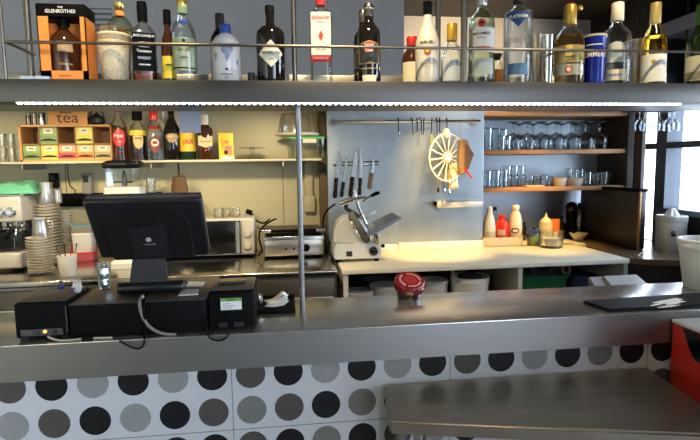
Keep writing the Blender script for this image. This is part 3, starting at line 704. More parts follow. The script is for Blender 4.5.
# things standing on the tea rack
zt_ = LZ + H
for i, (px, w_, lb, mat) in enumerate(((28.5, 5.0, 'left dark tea tin on top of the tea rack', 'tin_dark'), (34.5, 5.0, 'middle tea tin with dark band on top of the tea rack', 'tin_band'), (42, 7.0, 'bright silver tea tin next to the tea sign', 'tin_silver'))):
    p = PY(px, 120, ty + .05); r = (PY(px + w_ / 2, 120, ty + .05).x - p.x); h = PY(px, 112.5, ty + .05).z - zt_
    tt = thing('tea_tin', lb, 'tin', (p.x, ty + .05, zt_))
    b = B(); lathe(b, [(r * .95, 0), (r, .004), (r, h * .8), (r * .98, h * .82)], 20); mk('tin_body', b, {'tin_dark': pm('tin_dark', (.14, .11, .08), .3, .8), 'tin_band': pm('tin_band', (.25, .2, .16), .3, .7, .5, 60), 'tin_silver': pm('tin_silver', (.5, .5, .5), .25, 1)}[mat], tt)
    b = B(); lathe(b, [(r * 1.02, h * .80), (r * 1.02, h * .96), (r * .9, h)], 20); mk('lid', b, DSTEEL, tt)
p = PY(97, 118, ty + .06); r = PY(105, 118, ty + .06).x - p.x; h = PY(97, 111.5, ty + .06).z - zt_
tt = thing('teapot', 'black iron teapot on top of the tea rack', 'teapot', (p.x, ty + .06, zt_)); IRON = pm('cast_iron', (.012, .012, .011), .45, .3, .2, 90, .3)
b = B(); lathe(b, [(r * .6, 0), (r * .9, h * .12), (r, h * .35), (r * .9, h * .58), (r * .5, h * .72)], 26); mk('pot', b, IRON, tt)
b = B(); lathe(b, [(r * .55, h * .68), (r * .4, h * .78), (r * .12, h * .82), (r * .16, h * .92), (r * .08, h * .98)], 20); mk('lid', b, IRON, tt)
b = B(); tube(b, smooth_path([(-r * .8, 0, h * .3), (-r * 1.15, 0, h * .5), (-r * 1.28, 0, h * .75)]), [.014] * 8 + [.009] * 9, 8); mk('spout', b, IRON, tt)
b = B(); tube(b, smooth_path([(-r * .75, 0, h * .6), (-r * .7, 0, h * .95), (0, 0, h * 1.12), (r * .7, 0, h * .95), (r * .75, 0, h * .6)]), .004, 8); mk('handle', b, IRON, tt)
# glasses at the far left of the shelf
GL = None
for i, px in enumerate((2, 11, 19)):
    for j in range(2):
        p = PY(px, 150, LY + .06); r = PY(px + 4.3, 150, LY + .06).x - p.x; h = .085
        lb = '%s %s clear tumbler left of the tea rack' % (('leftmost', 'middle', 'rightmost')[i], ('lower', 'upper')[j])
        if GL is None:
            GL = thing('tumbler', lb, 'glass', (p.x, LY + .06, LZ), 0, 'tumblers left of the tea rack')
            b = B(); lathe(b, [(r * .8, 0), (r * .85, .004), (r, h), (r * .93, h), (r * .78, .008)], 24, cap1=True); mk('glass_body', b, CLEAR, GL)
            b = B(); tube(b, [(r * .97 * math.cos(q * PI / 12), r * .97 * math.sin(q * PI / 12), h) for q in range(24)], .0015, 6, True); mk('rim', b, CLEAR2, GL)
        else: dup(GL, (p.x, LY + .06, LZ + j * (h + .003)), label=lb)
# liqueur bottles on the wall shelf
LB = LY + .055
w = Bottle('liqueur_bottle', 'rosy liqueur bottle with red oval label next to the tea rack', 'bottle', 119.5, 107, 8.6, LB, LZ, [(.93, 0), (1, .02), (1, .62), (.9, .70), (.52, .78), (.36, .84), (.34, .95)], CLEAR2, ROSE, .62)
w.cap([(.42, .90), (.44, .91), (.44, .99), (.4, 1)], REDP); l = w.patch(ell(.82, 1.02), .42, REDP, 'oval_label'); w.txt([('Pink', .46, 1.1, .40), ('#3', .35, .5, .12)], l, WINK, .0024)
w = Bottle('coffee_liqueur_bottle', 'dark liqueur bottle with black cap and yellow shield label', 'bottle', 138.5, 110.5, 8.3, LB, LZ, [(.93, 0), (1, .02), (1, .58), (.88, .68), (.52, .75), (.42, .8), (.4, .9)], CLEAR2, pm('coffee_liquid', (.03, .008, .006), .2), .5)
w.cap([(.5, .80), (.62, .81), (.62, .98), (.55, 1)], BLACK); w.lab(.50, .60, 1.3, YEL, 'neck_label', rf=.99); l = w.patch([(-.62, .7), (.62, .7), (.62, -.1), (.4, -.7), (0, -.95), (-.4, -.7), (-.62, -.1)], .38, pm('shield_yellow', (.72, .55, .2), .5), 'shield_label'); w.txt([('#6', .44, .9, .24)], l, pm('red_brown_ink', (.3, .05, .02), .5), .0024)
w = Bottle('clear_liqueur_bottle', 'clear liqueur bottle with red cap and brown diamond label', 'bottle', 155, 110.5, 8.6, LB, LZ, [(.93, 0), (1, .02), (1, .58), (.92, .64), (.6, .72), (.42, .78), (.4, .9)], CLEAR2, CLEAR, .6)
w.cap([(.46, .80), (.48, .81), (.48, .99), (.44, 1)], RED); w.lab(.62, .68, 1.2, REDP, 'shoulder_band', rf=.85, rf1=.72); BRN = pm('diamond_brown', (.26, .05, .035), .5, 0, .2, 50)
l = w.patch([(0, 1.05), (.72, .45), (.75, -.2), (.45, -.75), (0, -1.15), (-.45, -.75), (-.75, -.2), (-.72, .45)], .33, BRN, 'diamond_label'); w.patch(ell(.46, .46), .35, CREAMP, 'medallion', l, .0024); w.patch(ell(.30, .18), .35, BRN, 'medallion_shape', l, .0034)
w = Bottle('slim_bottle', 'slim clear bottle with pale cap behind the shelf liqueurs', 'bottle', 163.5, 111, 5.0, LB + .09, LZ, STD, CLEAR2)
w.cap([(.44, .84), (.46, .85), (.46, .98), (.4, 1)], CREAMP)
w = Bottle('cream_liqueur_bottle', 'black cream liqueur bottle with tan oval picture label', 'bottle', 172.5, 107, 8.6, LB, LZ, [(.92, 0), (1, .02), (1, .48), (.94, .58), (.66, .68), (.38, .78), (.32, .84), (.32, .97)], DKBOT)
w.cap([(.34, .86), (.36, .87), (.36, .99), (.32, 1)], BLACK); l = w.patch([(-.85, .15), (-.5, .42), (0, .5), (.5, .42), (.85, .15), (.6, -.2), (.45, -.5), (0, -.6), (-.45, -.5), (-.6, -.2)], .42, pm('tan_label', (.48, .28, .12), .5, 0, .35, 80), 'picture_label'); w.txt([('BAILEYS', .445, 1.0, .2)], l, CREAMP, .0024)
w = Bottle('whisky_bottle', 'green whisky bottle with yellow label and red lettering on the wall shelf', 'bottle', 188, 107, 7.8, LB, LZ, STD, pm('green_black_glass', (.012, .035, .015), .1, 0, .1))
w.cap([(.40, .86), (.42, .87), (.42, .99), (.38, 1)], RED); l = w.lab(.16, .54, 1.35, pm('bright_yellow_label', (.80, .54, .03), .45)); w.txt([('J&B', .33, 1.45, .80)], l, REDI)
w = Bottle('scotch_bottle', 'square brown scotch bottle with cream label and white cap', 'bottle', 205.5, 115, 7.8, LB, LZ, [(.93, 0, 4), (1, .02, 4), (1, .64, 4), (.92, .70, 3), (.55, .75, 2.2), (.42, .79), (.40, .9)], BRBOT)
w.cap([(.46, .78), (.5, .79), (.5, .98), (.45, 1)], CREAMP); l = w.patch([(-.9, .75), (-.3, .62), (0, .45), (.3, .62), (.9, .75), (.9, -.45), (0, -.78), (-.9, -.45)], .40, pm('scotch_label', (.68, .52, .28), .5, 0, .04), 'cream_label', None, .0012, True); w.txt([("BALLANTINE'S", .40, 1.4, .17)], l, INK, .002, True); w.patch(ell(.14, .13), .215, REDI, 'red_seal', l, .0024, True)
# cocoa packet
p = PY(226.5, 150, LB); W = PY(234, 150, LB).x - PY(219, 150, LB).x; H = PY(226, 133, LB).z - LZ
t = thing('cocoa_packet', 'bright yellow cocoa packet with red lettering on the wall shelf', 'packet', (p.x, LB, LZ))
b = B(); box(b, -W / 2, W / 2, -.02, .02, 0, H, .004); mk('carton', b, YEL, t)
b = B(); text(b, 'Cola', W * .5, H * .17, flat_fn(-.0206, H * .68, -W * .08)); text(b, 'Cao', W * .42, H * .17, flat_fn(-.0206, H * .47, -W * .05)); mk('lettering', b, REDI, t, False)
b = B(); shape_patch(b, (-.0205,), [(u * W * .2 + W * .22, v * H * .2) for u, v in ell(1, 1)], H * .34); mk('pink_picture', b, pm('pink_print', (.75, .25, .2), .5), t, False)
b = B(); shape_patch(b, (-.0208,), [(u * W * .14 - W * .02, v * H * .09) for u, v in ell(1, 1)], H * .27); mk('cup_picture', b, INK, t, False)
b = B(); box(b, -W * .34, W * .5, -.0207, -.02, .002, H * .12); mk('white_panel', b, PAPER, t, False)
# cake stand
p = PY(252, 150, LY + .1); t = thing('cake_stand', 'clear glass cake stand between the yellow packet and the lidded box', 'cake stand', (p.x, LY + .1, LZ))
r = PY(265, 150, LY + .1).x - p.x; h = PY(252, 147.5, LY + .1).z - LZ
b = B(); lathe(b, [(r * .75, 0), (r * .72, .006), (.02, .012), (.010, h * .4), (.012, h - .012), (.02, h - .008)], 30); mk('stem', b, CLEAR2, t)
b = B(); lathe(b, [(.02, h - .008), (r * .96, h - .006), (r, h), (r * .96, h - .001), (.01, h - .003)], 36); mk('plate', b, CLEAR2, t)
# clear box with green lid and cake dome on top
yb_ = LY + .10; p0, p1 = PY(290, 150, yb_), PY(321, 150, yb_); H = PY(305, 137.5, yb_).z - LZ
t = thing('storage_box', 'clear plastic storage box with bright green lid at the right shelf end', 'box', ((p0.x + p1.x) / 2, yb_ , LZ)); hw = (p1.x - p0.x) / 2
hw = min(hw, .225 - (p0.x + p1.x) / 2)
b = B(); lathe(b, [(hw * 1.25, 0, 8), (hw * 1.3, .005, 8), (hw * 1.36, H * .96, 8)], 40, sy=.62); mk('box_body', b, glass('milky_plastic', (.90, .92, .84), (.74, .78, .68), .3, .25), t)
b = B(); lathe(b, [(hw * 1.36, H * .93, 8), (hw * 1.42, H * .94, 8), (hw * 1.42, H, 8), (hw * 1.2, H + .004, 8)], 40, sy=.62); mk('lid', b, pm('lime_lid', (.10, .55, .07), .4), t)
b = B(); box(b, -.02, .07, -hw * .90, -hw * .885, H * .72, H * .92); mk('sticker', b, CREAMP, t, False)
xb = (p0.x + p1.x) / 2
q0, q1 = PY(274, 133, yb_), PY(321, 133, yb_); rx = min((q1.x - q0.x) / 2, .15); cx = min((q0.x + q1.x) / 2, .228 - rx)
t = thing('cake_dome', 'cake plate with clear dome lying on the green lidded box', 'cake dome', (cx, yb_ - .0, LZ + H + .006))
hz = PY(297, 113, yb_).z - LZ - H - .006; SYD = .125 / rx
b = B(); lathe(b, [(rx * .8, 0), (rx * .98, .008), (rx, .020), (rx * .95, .024)], 40, sy=min(1, SYD)); mk('plate', b, pm('dome_plate', (.70, .62, .50), .35), t)
b = B(); lathe(b, [(rx * .84, .024), (rx * .83, hz * .3), (rx * .76, hz * .75), (rx * .66, hz * .95), (rx * .4, hz)], 40, sy=min(1, SYD)); mk('dome', b, glass('dome_plastic', (.93, .91, .86), (.78, .76, .70), .3, .12), t)

# ------------------------------------------------------------------ steel counter: espresso machine, cups
SZC = .95
ey = PZ(15, 271, .95).y
e0, e1 = PY(-26, 240, ey).x, PY(23.5, 240, ey).x; zb = lambda y: PY(15, y, ey).z
em = thing('espresso_machine', 'cream and black espresso machine at the left end of steel counter', 'espresso machine', (e1, ey, SZC)); WD = e1 - e0
EMW = pm('machine_cream', (.66, .61, .52), .3, .2, .04)
z = lambda y: zb(y) - SZC
b = B(); box(b, -WD, 0, 0, .40, z(222), z(196), .012, 3); mk('head', b, EMW, em)
b = B(); box(b, -WD, -.01, .10, .40, z(253), z(222), .004); mk('back_housing', b, BLACKG, em)
b = B(); box(b, -WD, -.006, -.03, .40, .02, z(252), .010, 3); mk('drip_tray', b, EMW, em)
b = B(); box(b, -WD + .02, -.03, -.02, .36, z(252), z(252) + .006, .002); mk('drip_grate', b, DSTEEL, em)
for i in range(4):
    b = B(); lathe(b, [(.016, 0), (.018, .02)], 14, -.05 - (i % 2) * (WD - .1), .04 + (i // 2) * .3); mk('foot', b, BLACK, em)
b = B(); tube(b, [(-WD, 0.0, z(195.5)), (0.0, 0.0, z(195.5)), (0.0, .39, z(195.5))], .006, 8); mk('cup_rail', b, CHROME, em)
for px in (11, 1):
    x = PY(px, 212, ey).x - e1
    b = B(); lathe(b, [(.030, 0), (.030, .004), (.020, .006), (.020, .024), (.017, .028)], 24); k = mk('knob', b, CHROME, em); k.location = (x, 0, z(212)); k.rotation_euler = (PI / 2, 0, 0)
for px, py in ((12, 232), (1, 236)):
    x = PY(px, py, ey).x - e1
    b = B(); lathe(b, [(.032, z(228)), (.034, z(226)), (.034, z(222))], 24, x, .09); mk('group_head', b, CHROME, em)
    b = B(); lathe(b, [(.020, z(234)), (.033, z(232)), (.033, z(229))], 24, x, .09); pf = mk('portafilter', b, CHROME, em)
    b = B(); tube(b, smooth_path([(x, .07, z(231)), (x - .0, -.02, z(232)), (x + .01, -.08, z(236))]), [.009] * 9 + [.013] * 8, 10); mk('handle', b, BLACK, pf)
b = B(); tube(b, smooth_path([(-.03, .07, z(224)), (-.02, -.03, z(228)), (-.03, -.04, z(248))]), .005, 8); mk('steam_wand', b, CHROME, em)
# cloth and cups lying on the machine
zt2 = zb(196); y0 = ey + .10
b = B(); nx, ny = 26, 16; g = []
xa, xb2 = PY(-24, 190, ey).x, PY(29, 190, ey).x
for i in range(nx + 1):
    row = []
    for j in range(ny + 1):
        u, v = i / nx, j / ny
        hgt = .062 + .014 * math.sin(u * 7 + 1) * math.cos(v * 4) + .007 * math.sin(u * 13 + v * 7)
        edge = min(u, 1 - u, v, 1 - v) * 5; edge = min(1, edge)
        row.append(b.verts.new((xa + (xb2 - xa) * u, ey + .05 + .26 * v, zt2 + .012 + max(.0, hgt) * edge)))
    g.append(row)
for i in range(nx):
    for j in range(ny): b.faces.new((g[i][j], g[i + 1][j], g[i + 1][j + 1], g[i][j + 1]))
o = tag(mk('tea_towel', b, pm('mint_towel', (.16, .55, .34), .8, 0, .12, 60, .2)), 'crumpled mint green cloth lying on the espresso machine', 'cloth')
md = o.modifiers.new('thickness', 'SOLIDIFY'); md.thickness = .006
def saucer_mesh(r):
    b = B(); lathe(b, [(r * .5, 0), (r * .55, .004), (r * .96, .013), (r, .016), (r * .97, .017), (r * .5, .008)], 36); return b
STK = None
ORDX = ['twenty-first', 'twenty-second', 'twenty-third', 'twenty-fourth', 'twenty-fifth', 'twenty-sixth', 'twenty-seventh', 'twenty-eighth', 'twenty-ninth', 'thirtieth']
def stack(px, yb, yt, hw, Y, base, cat, nm, group, where, pit=.0165):
    """a stack of saucers, each one a thing; returns the z of its top"""
    global STK
    p = PY(px, (yb + yt) / 2, Y); r = PY(px + hw, (yb + yt) / 2, Y).x - p.x
    H = PY(px, yt, Y).z - base; n = max(3, int(H / pit)); first = None
    for k in range(n):
        z_ = base + k * pit; kk = n - 1 - k
        lb = '%s %s from the top of the %s' % ((ORD[kk] if kk < 20 else ORDX[kk - 20]), nm, where)
        dx, dy = random.uniform(-.002, .002), random.uniform(-.002, .002)
        if first is None:
            first = thing(nm.split(' ')[-1], lb, cat, (p.x, Y, z_), 0, group); mk('china', saucer_mesh(r), CREAM, first)
            b = B(); tube(b, [(r * .985 * math.cos(q * PI / 16), r * .985 * math.sin(q * PI / 16), .0165) for q in range(32)], .0012, 5, True); mk('rim', b, pm('china_rim', (.62, .56, .46), .3), first)
        else: dup(first, (p.x + dx, Y + dy, z_), label=lb)
    return p.x, base + n * pit, r
def jug(px, yt, hw, Y, base, lb, handle=True, nm='milk_jug', mat=None):
    p = PY(px, yt, Y); r = PY(px + hw, yt, Y).x - p.x; h = max(.03, p.z - base)
    t = thing(nm, lb, 'jug', (p.x, Y, base)); mt_ = mat or JUGST
    b = B(); lathe(b, [(r * .96, 0), (r, .006), (r * .98, h * .4), (r * .86, h * .72), (r * .92, h), (r * .86, h), (r * .8, h * .7)], 28); mk('jug_body', b, mt_, t)
    if handle:
        b = B(); tube(b, smooth_path([(r * .85, 0, h * .85), (r * 1.5, 0, h * .8), (r * 1.5, 0, h * .3), (r * .95, 0, h * .2)]), .004, 8); mk('handle', b, mt_, t)
    return t
sx, sz, sr = stack(40, 274.5, 235, 12.6, PZ(40, 275, .95).y + .05, SZC + .0, 'saucer', 'cream saucer', 'saucers in the front stack', 'front saucer stack')
jug(39.5, 218.5, 8, PZ(40, 275, .95).y + .05, sz, 'chrome milk jug standing on the front saucer stack')
sx, sz, sr = stack(47.5, 268, 202, 14, 3.44, SZC, 'plate', 'cream plate', 'plates in the tall rear stack', 'tall plate stack', .0195)
jug(45, 182.5, 7.6, 3.42, sz, 'large chrome cup on the tall rear plate stack', False, 'metal_cup'); jug(57, 190, 4.6, 3.46, sz, 'small chrome cup on the rear stack right of the large one', False, 'metal_cup')
sx, sz, sr = stack(66.5, 262, 208, 7.5, 3.60, SZC, 'saucer', 'small cream saucer', 'small saucers in the rearmost stack', 'narrow stack behind the cup', .0185)
# mug of spoons
MGY = PZ(68, 277, .95).y + .04
p = PY(68, 270, MGY); r = PY(78, 265, MGY).x - PY(68, 265, MGY).x; h = PY(68, 255, MGY).z - SZC
t = thing('cutlery_mug', 'cream tapered cup holding spoons on the edge of steel counter', 'cup', (p.x, MGY, SZC))
b = B(); lathe(b, [(r * .74, 0), (r * .8, .006), (r, h), (r * .93, h), (r * .74, .012)], 28); mk('cup_body', b, CREAM, t)
for i, (a_, l_, mt_) in enumerate(((-.8, .16, 'brown'), (.1, .17, 'steel'), (.75, .16, 'red'), (2.2, .17, 'steel'), (3.6, .165, 'dark'))):
    tt = thing('spoon', {0: 'brown handled spoon leaning left in the cream cup', 1: 'steel spoon upright in the middle of the cream cup', 2: 'red handled spoon leaning right in the cream cup', 3: 'steel spoon at the back right of the cream cup', 4: 'dark handled spoon at the back left of the cream cup'}[i], 'spoon', (p.x, MGY, SZC + .012))
    ex, ey_ = math.sin(a_) * r * .95, -math.cos(a_) * r * .6
    b = B(); tube(b, [(-ex * .25, -ey_ * .25, .03), (ex * 1.0, ey_, h * 1.05), (ex * 1.15, ey_ * 1.1, l_)], [.0025, .003, .0045], 8); mk('handle', b, {'brown': pm('brown_handle', (.2, .09, .05), .4), 'steel': CHROME, 'red': REDP, 'dark': DARK}[mt_], tt)
    b = B(); lathe(b, [(.004, 0), (.012, .01), (.012, .024), (.003, .034)], 12, -ex * .25, -ey_ * .25, sy=.35); mk('bowl', b, CHROME, tt)
# plastic tubs behind
ty_ = 3.56
def tub(name, lb, cat, px0, px1, y0_, y1_, Y, base, mat, lidmat, p=6):
    a = PY(px0, y0_, Y); c = PY(px1, y1_, Y); h = c.z - base; hw_ = (c.x - a.x) / 2
    t = thing(name, lb, cat, ((a.x + c.x) / 2, Y, base))
    k = hw_ / (2 ** (-1 / p) * 1.0)
    k = hw_
    b = B(); lathe(b, [(k * .88, 0, p), (k * .92, .006, p), (k * .97, h * .84, p)], 36, sy=.7); mk('tub_body', b, mat, t)
    b = B(); lathe(b, [(k * .97, h * .82, p), (k * 1.0, h * .84, p), (k * 1.0, h * .97, p), (k * .94, h, p)], 36, sy=.7); mk('lid', b, lidmat, t)
    return c.z
BLID = pm('pale_blue_lid', (.16, .38, .46), .4); PINK = pm('pink_tub', (.62, .12, .14), .4, 0, .2, 20)
z1 = tub('plastic_tub', 'red plastic tub at the bottom behind the cutlery cup', 'tub', 71, 97, 262, 251, ty_, SZC, PINK, REDP)
z2 = tub('plastic_tub', 'white plastic tub in the middle of the stack behind the cutlery cup', 'tub', 74, 94, 251, 232, ty_, z1, WHITE, WHITE)
tub('plastic_tub', 'grey plastic tub with pale blue lid left of the monitor', 'tub', 72, 95, 232, 224, ty_, z2, pm('tub_grey', (.3, .28, .24), .4), BLID)
b = B(); x0, x1 = PY(62, 198, YB).x, PY(104, 198, YB).x; z0 = PY(80, 206, YB).z; z1 = PY(80, 193, YB).z
box(b, x0, x1 + .4, YB - .05, YB, z0, z1, .004); tag(mk('wall_rail', b, BLACK), 'black rail along the cream wall behind the monitor', 'rail')
# wall fittings
def wall_item(name, lb, cat, px0, py0, px1, py1, mat, d=.06):
    a, c = PY(px0, py1, YB - d), PY(px1, py0, YB - d); t = thing(name, lb, cat, ((a.x + c.x) / 2, YB, a.z)); hw_, h = (c.x - a.x) / 2, c.z - a.z
    b = B(); box(b, -hw_, hw_, -d, -.001, 0, h, .006, 3); mk('casing', b, mat, t)
    b = B(); box(b, -hw_ * .6, hw_ * .6, -d - .008, -d, h * .55, h * .85, .003); mk('cover', b, DARK, t)
wall_item('socket_box', 'black socket box on the cream wall above the chrome cups', 'socket', 49, 173, 55.5, 188, BLACK)
wall_item('soap_dispenser', 'grey dispenser on the cream wall left of the food processor', 'dispenser', 82, 173, 90, 194, pm('grey_disp', (.3, .28, .25), .4), .07)
b = B(); tube(b, smooth_path([PY(67, 163, YB - .012), PY(68.5, 178, YB - .012), PY(70, 186, YB - .012), PY(75, 190, YB - .012), PY(74, 197, YB - .012)]), .0035, 6); tag(mk('wall_cable', b, DARK), 'thin dark cable down the cream wall below the tea rack', 'cable')
# small white wall ledge behind the monitor
zs = PY(165, 194.5, 3.47).z
a, c = PY(147, 195, 3.47), PY(191, 195, 3.47)
t = thing('small_wall_shelf', 'narrow cream shelf on the wall just above the monitor', 'shelf', ((a.x + c.x) / 2, YB, zs)); hw_ = (c.x - a.x) / 2
b = B(); box(b, -hw_, hw_, 3.46 - YB, -.001, -.018, 0, .002); mk('shelf_board', b, MATS['shelf_cream'], t)
for s in (-1, 1):
    b = B(); box(b, s * (hw_ - .054) - .004, s * (hw_ - .054) + .004, -.2, -.001, -.10, -.018); mk('bracket', b, DSTEEL, t)
# food processor
fy = 3.27; p = PY(125, 190, fy); hw_ = PY(144, 190, fy).x - p.x; f = lambda y: PY(125, y, fy).z - SZC
t = thing('food_processor', 'small food processor with black lid and clear bowl above the monitor', 'food processor', (p.x, fy, SZC)); 
b = B(); lathe(b, [(hw_ * .98, f(199), 6), (hw_, f(198), 6), (hw_ * .96, f(187), 6), (hw_ * .8, f(186), 6)], 36, sy=.75); mk('base', b, WHITE, t)
b = B(); lathe(b, [(hw_ * .95, 0, 6), (hw_ * .95, .03, 6), (hw_ * .62, .05, 6), (hw_ * .62, f(199), 6)], 36, sy=.75); mk('pedestal', b, WHITE, t)
b = B(); lathe(b, [(hw_ * .84, f(187), 5), (hw_ * .90, f(168), 5)], 36, sy=.75); bw = mk('bowl', b, CLEAR2, t)
b = B(); lathe(b, [(.018, f(187)), (.014, f(176)), (.006, f(170))], 16); box(b, -hw_ * .55, hw_ * .5, -.012, .012, f(183), f(181)); mk('blade', b, DARK, bw)
b = B(); lathe(b, [(hw_ * .93, f(168.5), 5), (hw_ * 1.0, f(167), 5), (hw_ * 1.0, f(163), 5), (hw_ * .8, f(160.5), 5)], 36, sy=.75); mk('lid', b, BLACKG, t)
# little glass jar and brush on that shelf
p = PY(151, 188, 3.56); t = thing('salt_jar', 'small clear glass mug beside the food processor', 'glass', (p.x, 3.56, zs)); h = PY(151, 178.5, 3.56).z - zs; r = .030
b = B(); lathe(b, [(r * .9, 0), (r, .006), (r, h), (r * .9, h), (r * .86, .01)], 24); mk('glass_body', b, CLEAR2, t)
b = B(); tube(b, smooth_path([(r, 0, h * .8), (r * 1.7, 0, h * .75), (r * 1.7, 0, h * .3), (r, 0, h * .2)]), .004, 8); mk('handle', b, CLEAR2, t)
p = PY(179.5, 188, 3.56); f = lambda y: PY(179, y, 3.56).z - zs
t = thing('pastry_brush', 'brown bristled brush with thin handle on the shelf above the monitor', 'brush', (p.x, 3.56, zs)); BR = pm('brush_brown', (.14, .07, .03), .7, 0, .4, 120, .4, stretch=(8, 8, 1))
b = B(); lathe(b, [(.056, 0), (.054, f(186)), (.044, f(179)), (.040, f(177))], 30, sy=.5); mk('bristles', b, BR, t)
b = B(); lathe(b, [(.036, f(178)), (.038, f(176.5)), (.016, f(175.5))], 24, sy=.5); mk('ferrule', b, pm('ferrule_dark', (.06, .035, .02), .5), t)
b = B(); tube(b, [(0, 0, f(175)), (0, 0, f(163.0))], .006, 8); mk('handle', b, DARK, t)
# microwave -----------------------------------------------------------
my = PZ(225, 257.5, .95).y; mx0, mx1 = PY(150, 240, my).x, PY(254.5, 240, my).x; mtop = PY(230, 218.5, my).z - SZC
f = lambda px: PY(px, 240, my).x - mx1
t = thing('microwave', 'white microwave oven with black door and silver handle', 'microwave', (mx1, my, SZC)); Wm = mx1 - mx0
b = B(); box(b, -Wm, 0, 0, .34, .014, mtop, .006, 3); mk('casing', b, pm('microwave_white', (.72, .68, .60), .35, 0, .03), t)
for i in range(4):
    b = B(); lathe(b, [(.014, 0), (.014, .016)], 12, -.05 - (i % 2) * (Wm - .1), .05 + (i // 2) * .24); mk('foot', b, BLACK, t)
b = B(); box(b, -Wm + .004, f(241), -.014, 0, .024, mtop - .014, .004); d = mk('door', b, BLACKG, t)
b = B(); tube(b, [(f(238), -.034, .034), (f(238), -.036, mtop - .022)], .015, 12); mk('handle', b, JUGST, d)
b = B(); box(b, f(241.5), -.004, -.008, 0, .024, mtop - .014, .003); cp = mk('control_panel', b, pm('control_panel', (.66, .62, .54), .35), t)
for zz in (.60, .28):
    b = B(); lathe(b, [(.024, 0), (.024, .012), (.018, .018)], 24); k = mk('knob', b, pm('knob_cream', (.70, .66, .58), .35), cp); k.location = ((f(241.5) - .004) / 2, -.008, mtop * zz); k.rotation_euler = (PI / 2, 0, 0)
# glass ramekins on the microwave
first = None
for i, (px, Y, lb) in enumerate(((218, my + .09, 'leftmost small glass jar on the microwave'), (226.5, my + .11, 'middle small glass jar on the microwave'), (236, my + .09, 'rightmost small glass jar on the microwave'))):
    p = PY(px, 212, Y)
    if first is None:
        first = thing('glass_jar', lb, 'jar', (p.x, Y, SZC + mtop), 0, 'glass jars on the microwave'); r = .030; h = .066
        b = B(); lathe(b, [(r * .9, 0), (r, .006), (r, h * .7), (r * .85, h * .85), (r * .9, h), (r * .8, h), (r * .86, .012)], 26); mk('glass_body', b, CLEAR2, first)
        b = B(); lathe(b, [(r * .8, .004), (r * .88, h * .55)], 20); mk('contents', b, pm('cream_contents', (.72, .58, .34), .5), first)
    else: dup(first, (p.x, Y, SZC + mtop), label=lb)
# contact grill ---------------------------------------------------------
gy = PZ(295, 258, .95).y; gx0, gx1 = PY(260, 245, gy).x, PY(327, 245, gy).x; GX = (gx0 + gx1) / 2; gw = (gx1 - gx0) / 2; f = lambda y: PY(295, y, gy).z - SZC
t = thing('contact_grill', 'stainless steel contact grill with black upper plate beside microwave', 'grill', (GX, gy, SZC))
b = B(); box(b, -gw + .02, gw - .02, .0, .34, .014, f(236), .006, 3); mk('body', b, STEEL, t)
b = B(); box(b, -gw + .03, gw - .03, -.004, 0, .022, f(240), .002); pn = mk('front_panel', b, pm('grill_panel', (.62, .58, .52), .3, 1), t)
for px in (286, 294):
    b = B(); lathe(b, [(.007, 0), (.006, .006)], 12); k = mk('indicator_light', b, BLACK, pn); k.location = (PY(px, 248, gy).x - GX, -.004, f(248.5)); k.rotation_euler = (PI / 2, 0, 0)
b = B(); lathe(b, [(.026, 0), (.024, .016), (.018, .02)], 24); k = mk('knob', b, BLACK, pn); k.location = (PY(306, 248, gy).x - GX, -.004, f(248)); k.rotation_euler = (PI / 2, 0, 0)
for s in (-1, 1):
    for y in (.04, .30):
        b = B(); lathe(b, [(.016, 0), (.016, .016)], 12, s * (gw - .05), y); mk('foot', b, BLACK, t)
b = B(); box(b, -gw + .035, gw - .035, .01, .33, f(236), f(233), .003); mk('lower_plate', b, BLACK, t)
b = B(); box(b, -gw + .03, gw - .03, .005, .32, f(233), f(230.5), .008, 3); up = mk('upper_plate', b, pm('grill_iron', (.02, .018, .016), .4, .4), t)
b = B(); tube(b, smooth_path([(-gw + .03, .06, f(230.5)), (-gw + .01, -.03, f(229.5)), (-gw + .05, -.06, f(229.5)), (0, -.06, f(229.5)), (gw - .05, -.06, f(229.5)), (gw - .01, -.03, f(229.5)), (gw - .03, .06, f(230.5))]), .009, 10); mk('handle', b, BLACK, up)
for s in (-1, 1):
    b = B(); tube(b, [(s * (gw - .075), -.06, f(229.5)), (s * (gw - .015), -.06, f(229.5))], .014, 12); mk('handle_end', b, CHROME, up)
b = B(); tube(b, smooth_path([PY(258, 256, gy - .02), PY(262, 250, gy - .03), PY(259, 238, gy - .03), PY(262, 228, gy - .02), PY(272, 220.5, gy - .01), PY(276, 219, gy + .03)]), .006, 8); tag(mk('power_cable', b, BLACK), 'black cable looping between the microwave and the contact grill', 'cable')
b = B(); tube(b, smooth_path([PY(246, 211, 3.68), PY(252, 214, 3.68), PY(257, 221, 3.68), PY(264, 223, 3.68), PY(270, 219, 3.68)]), .006, 8)
tube(b, [PY(246, 211, 3.68), PY(252, 213, 3.68)], .017, 10); tag(mk('plug_cable', b, BLACK), 'black plug and lead lying behind the microwave top corner', 'cable')

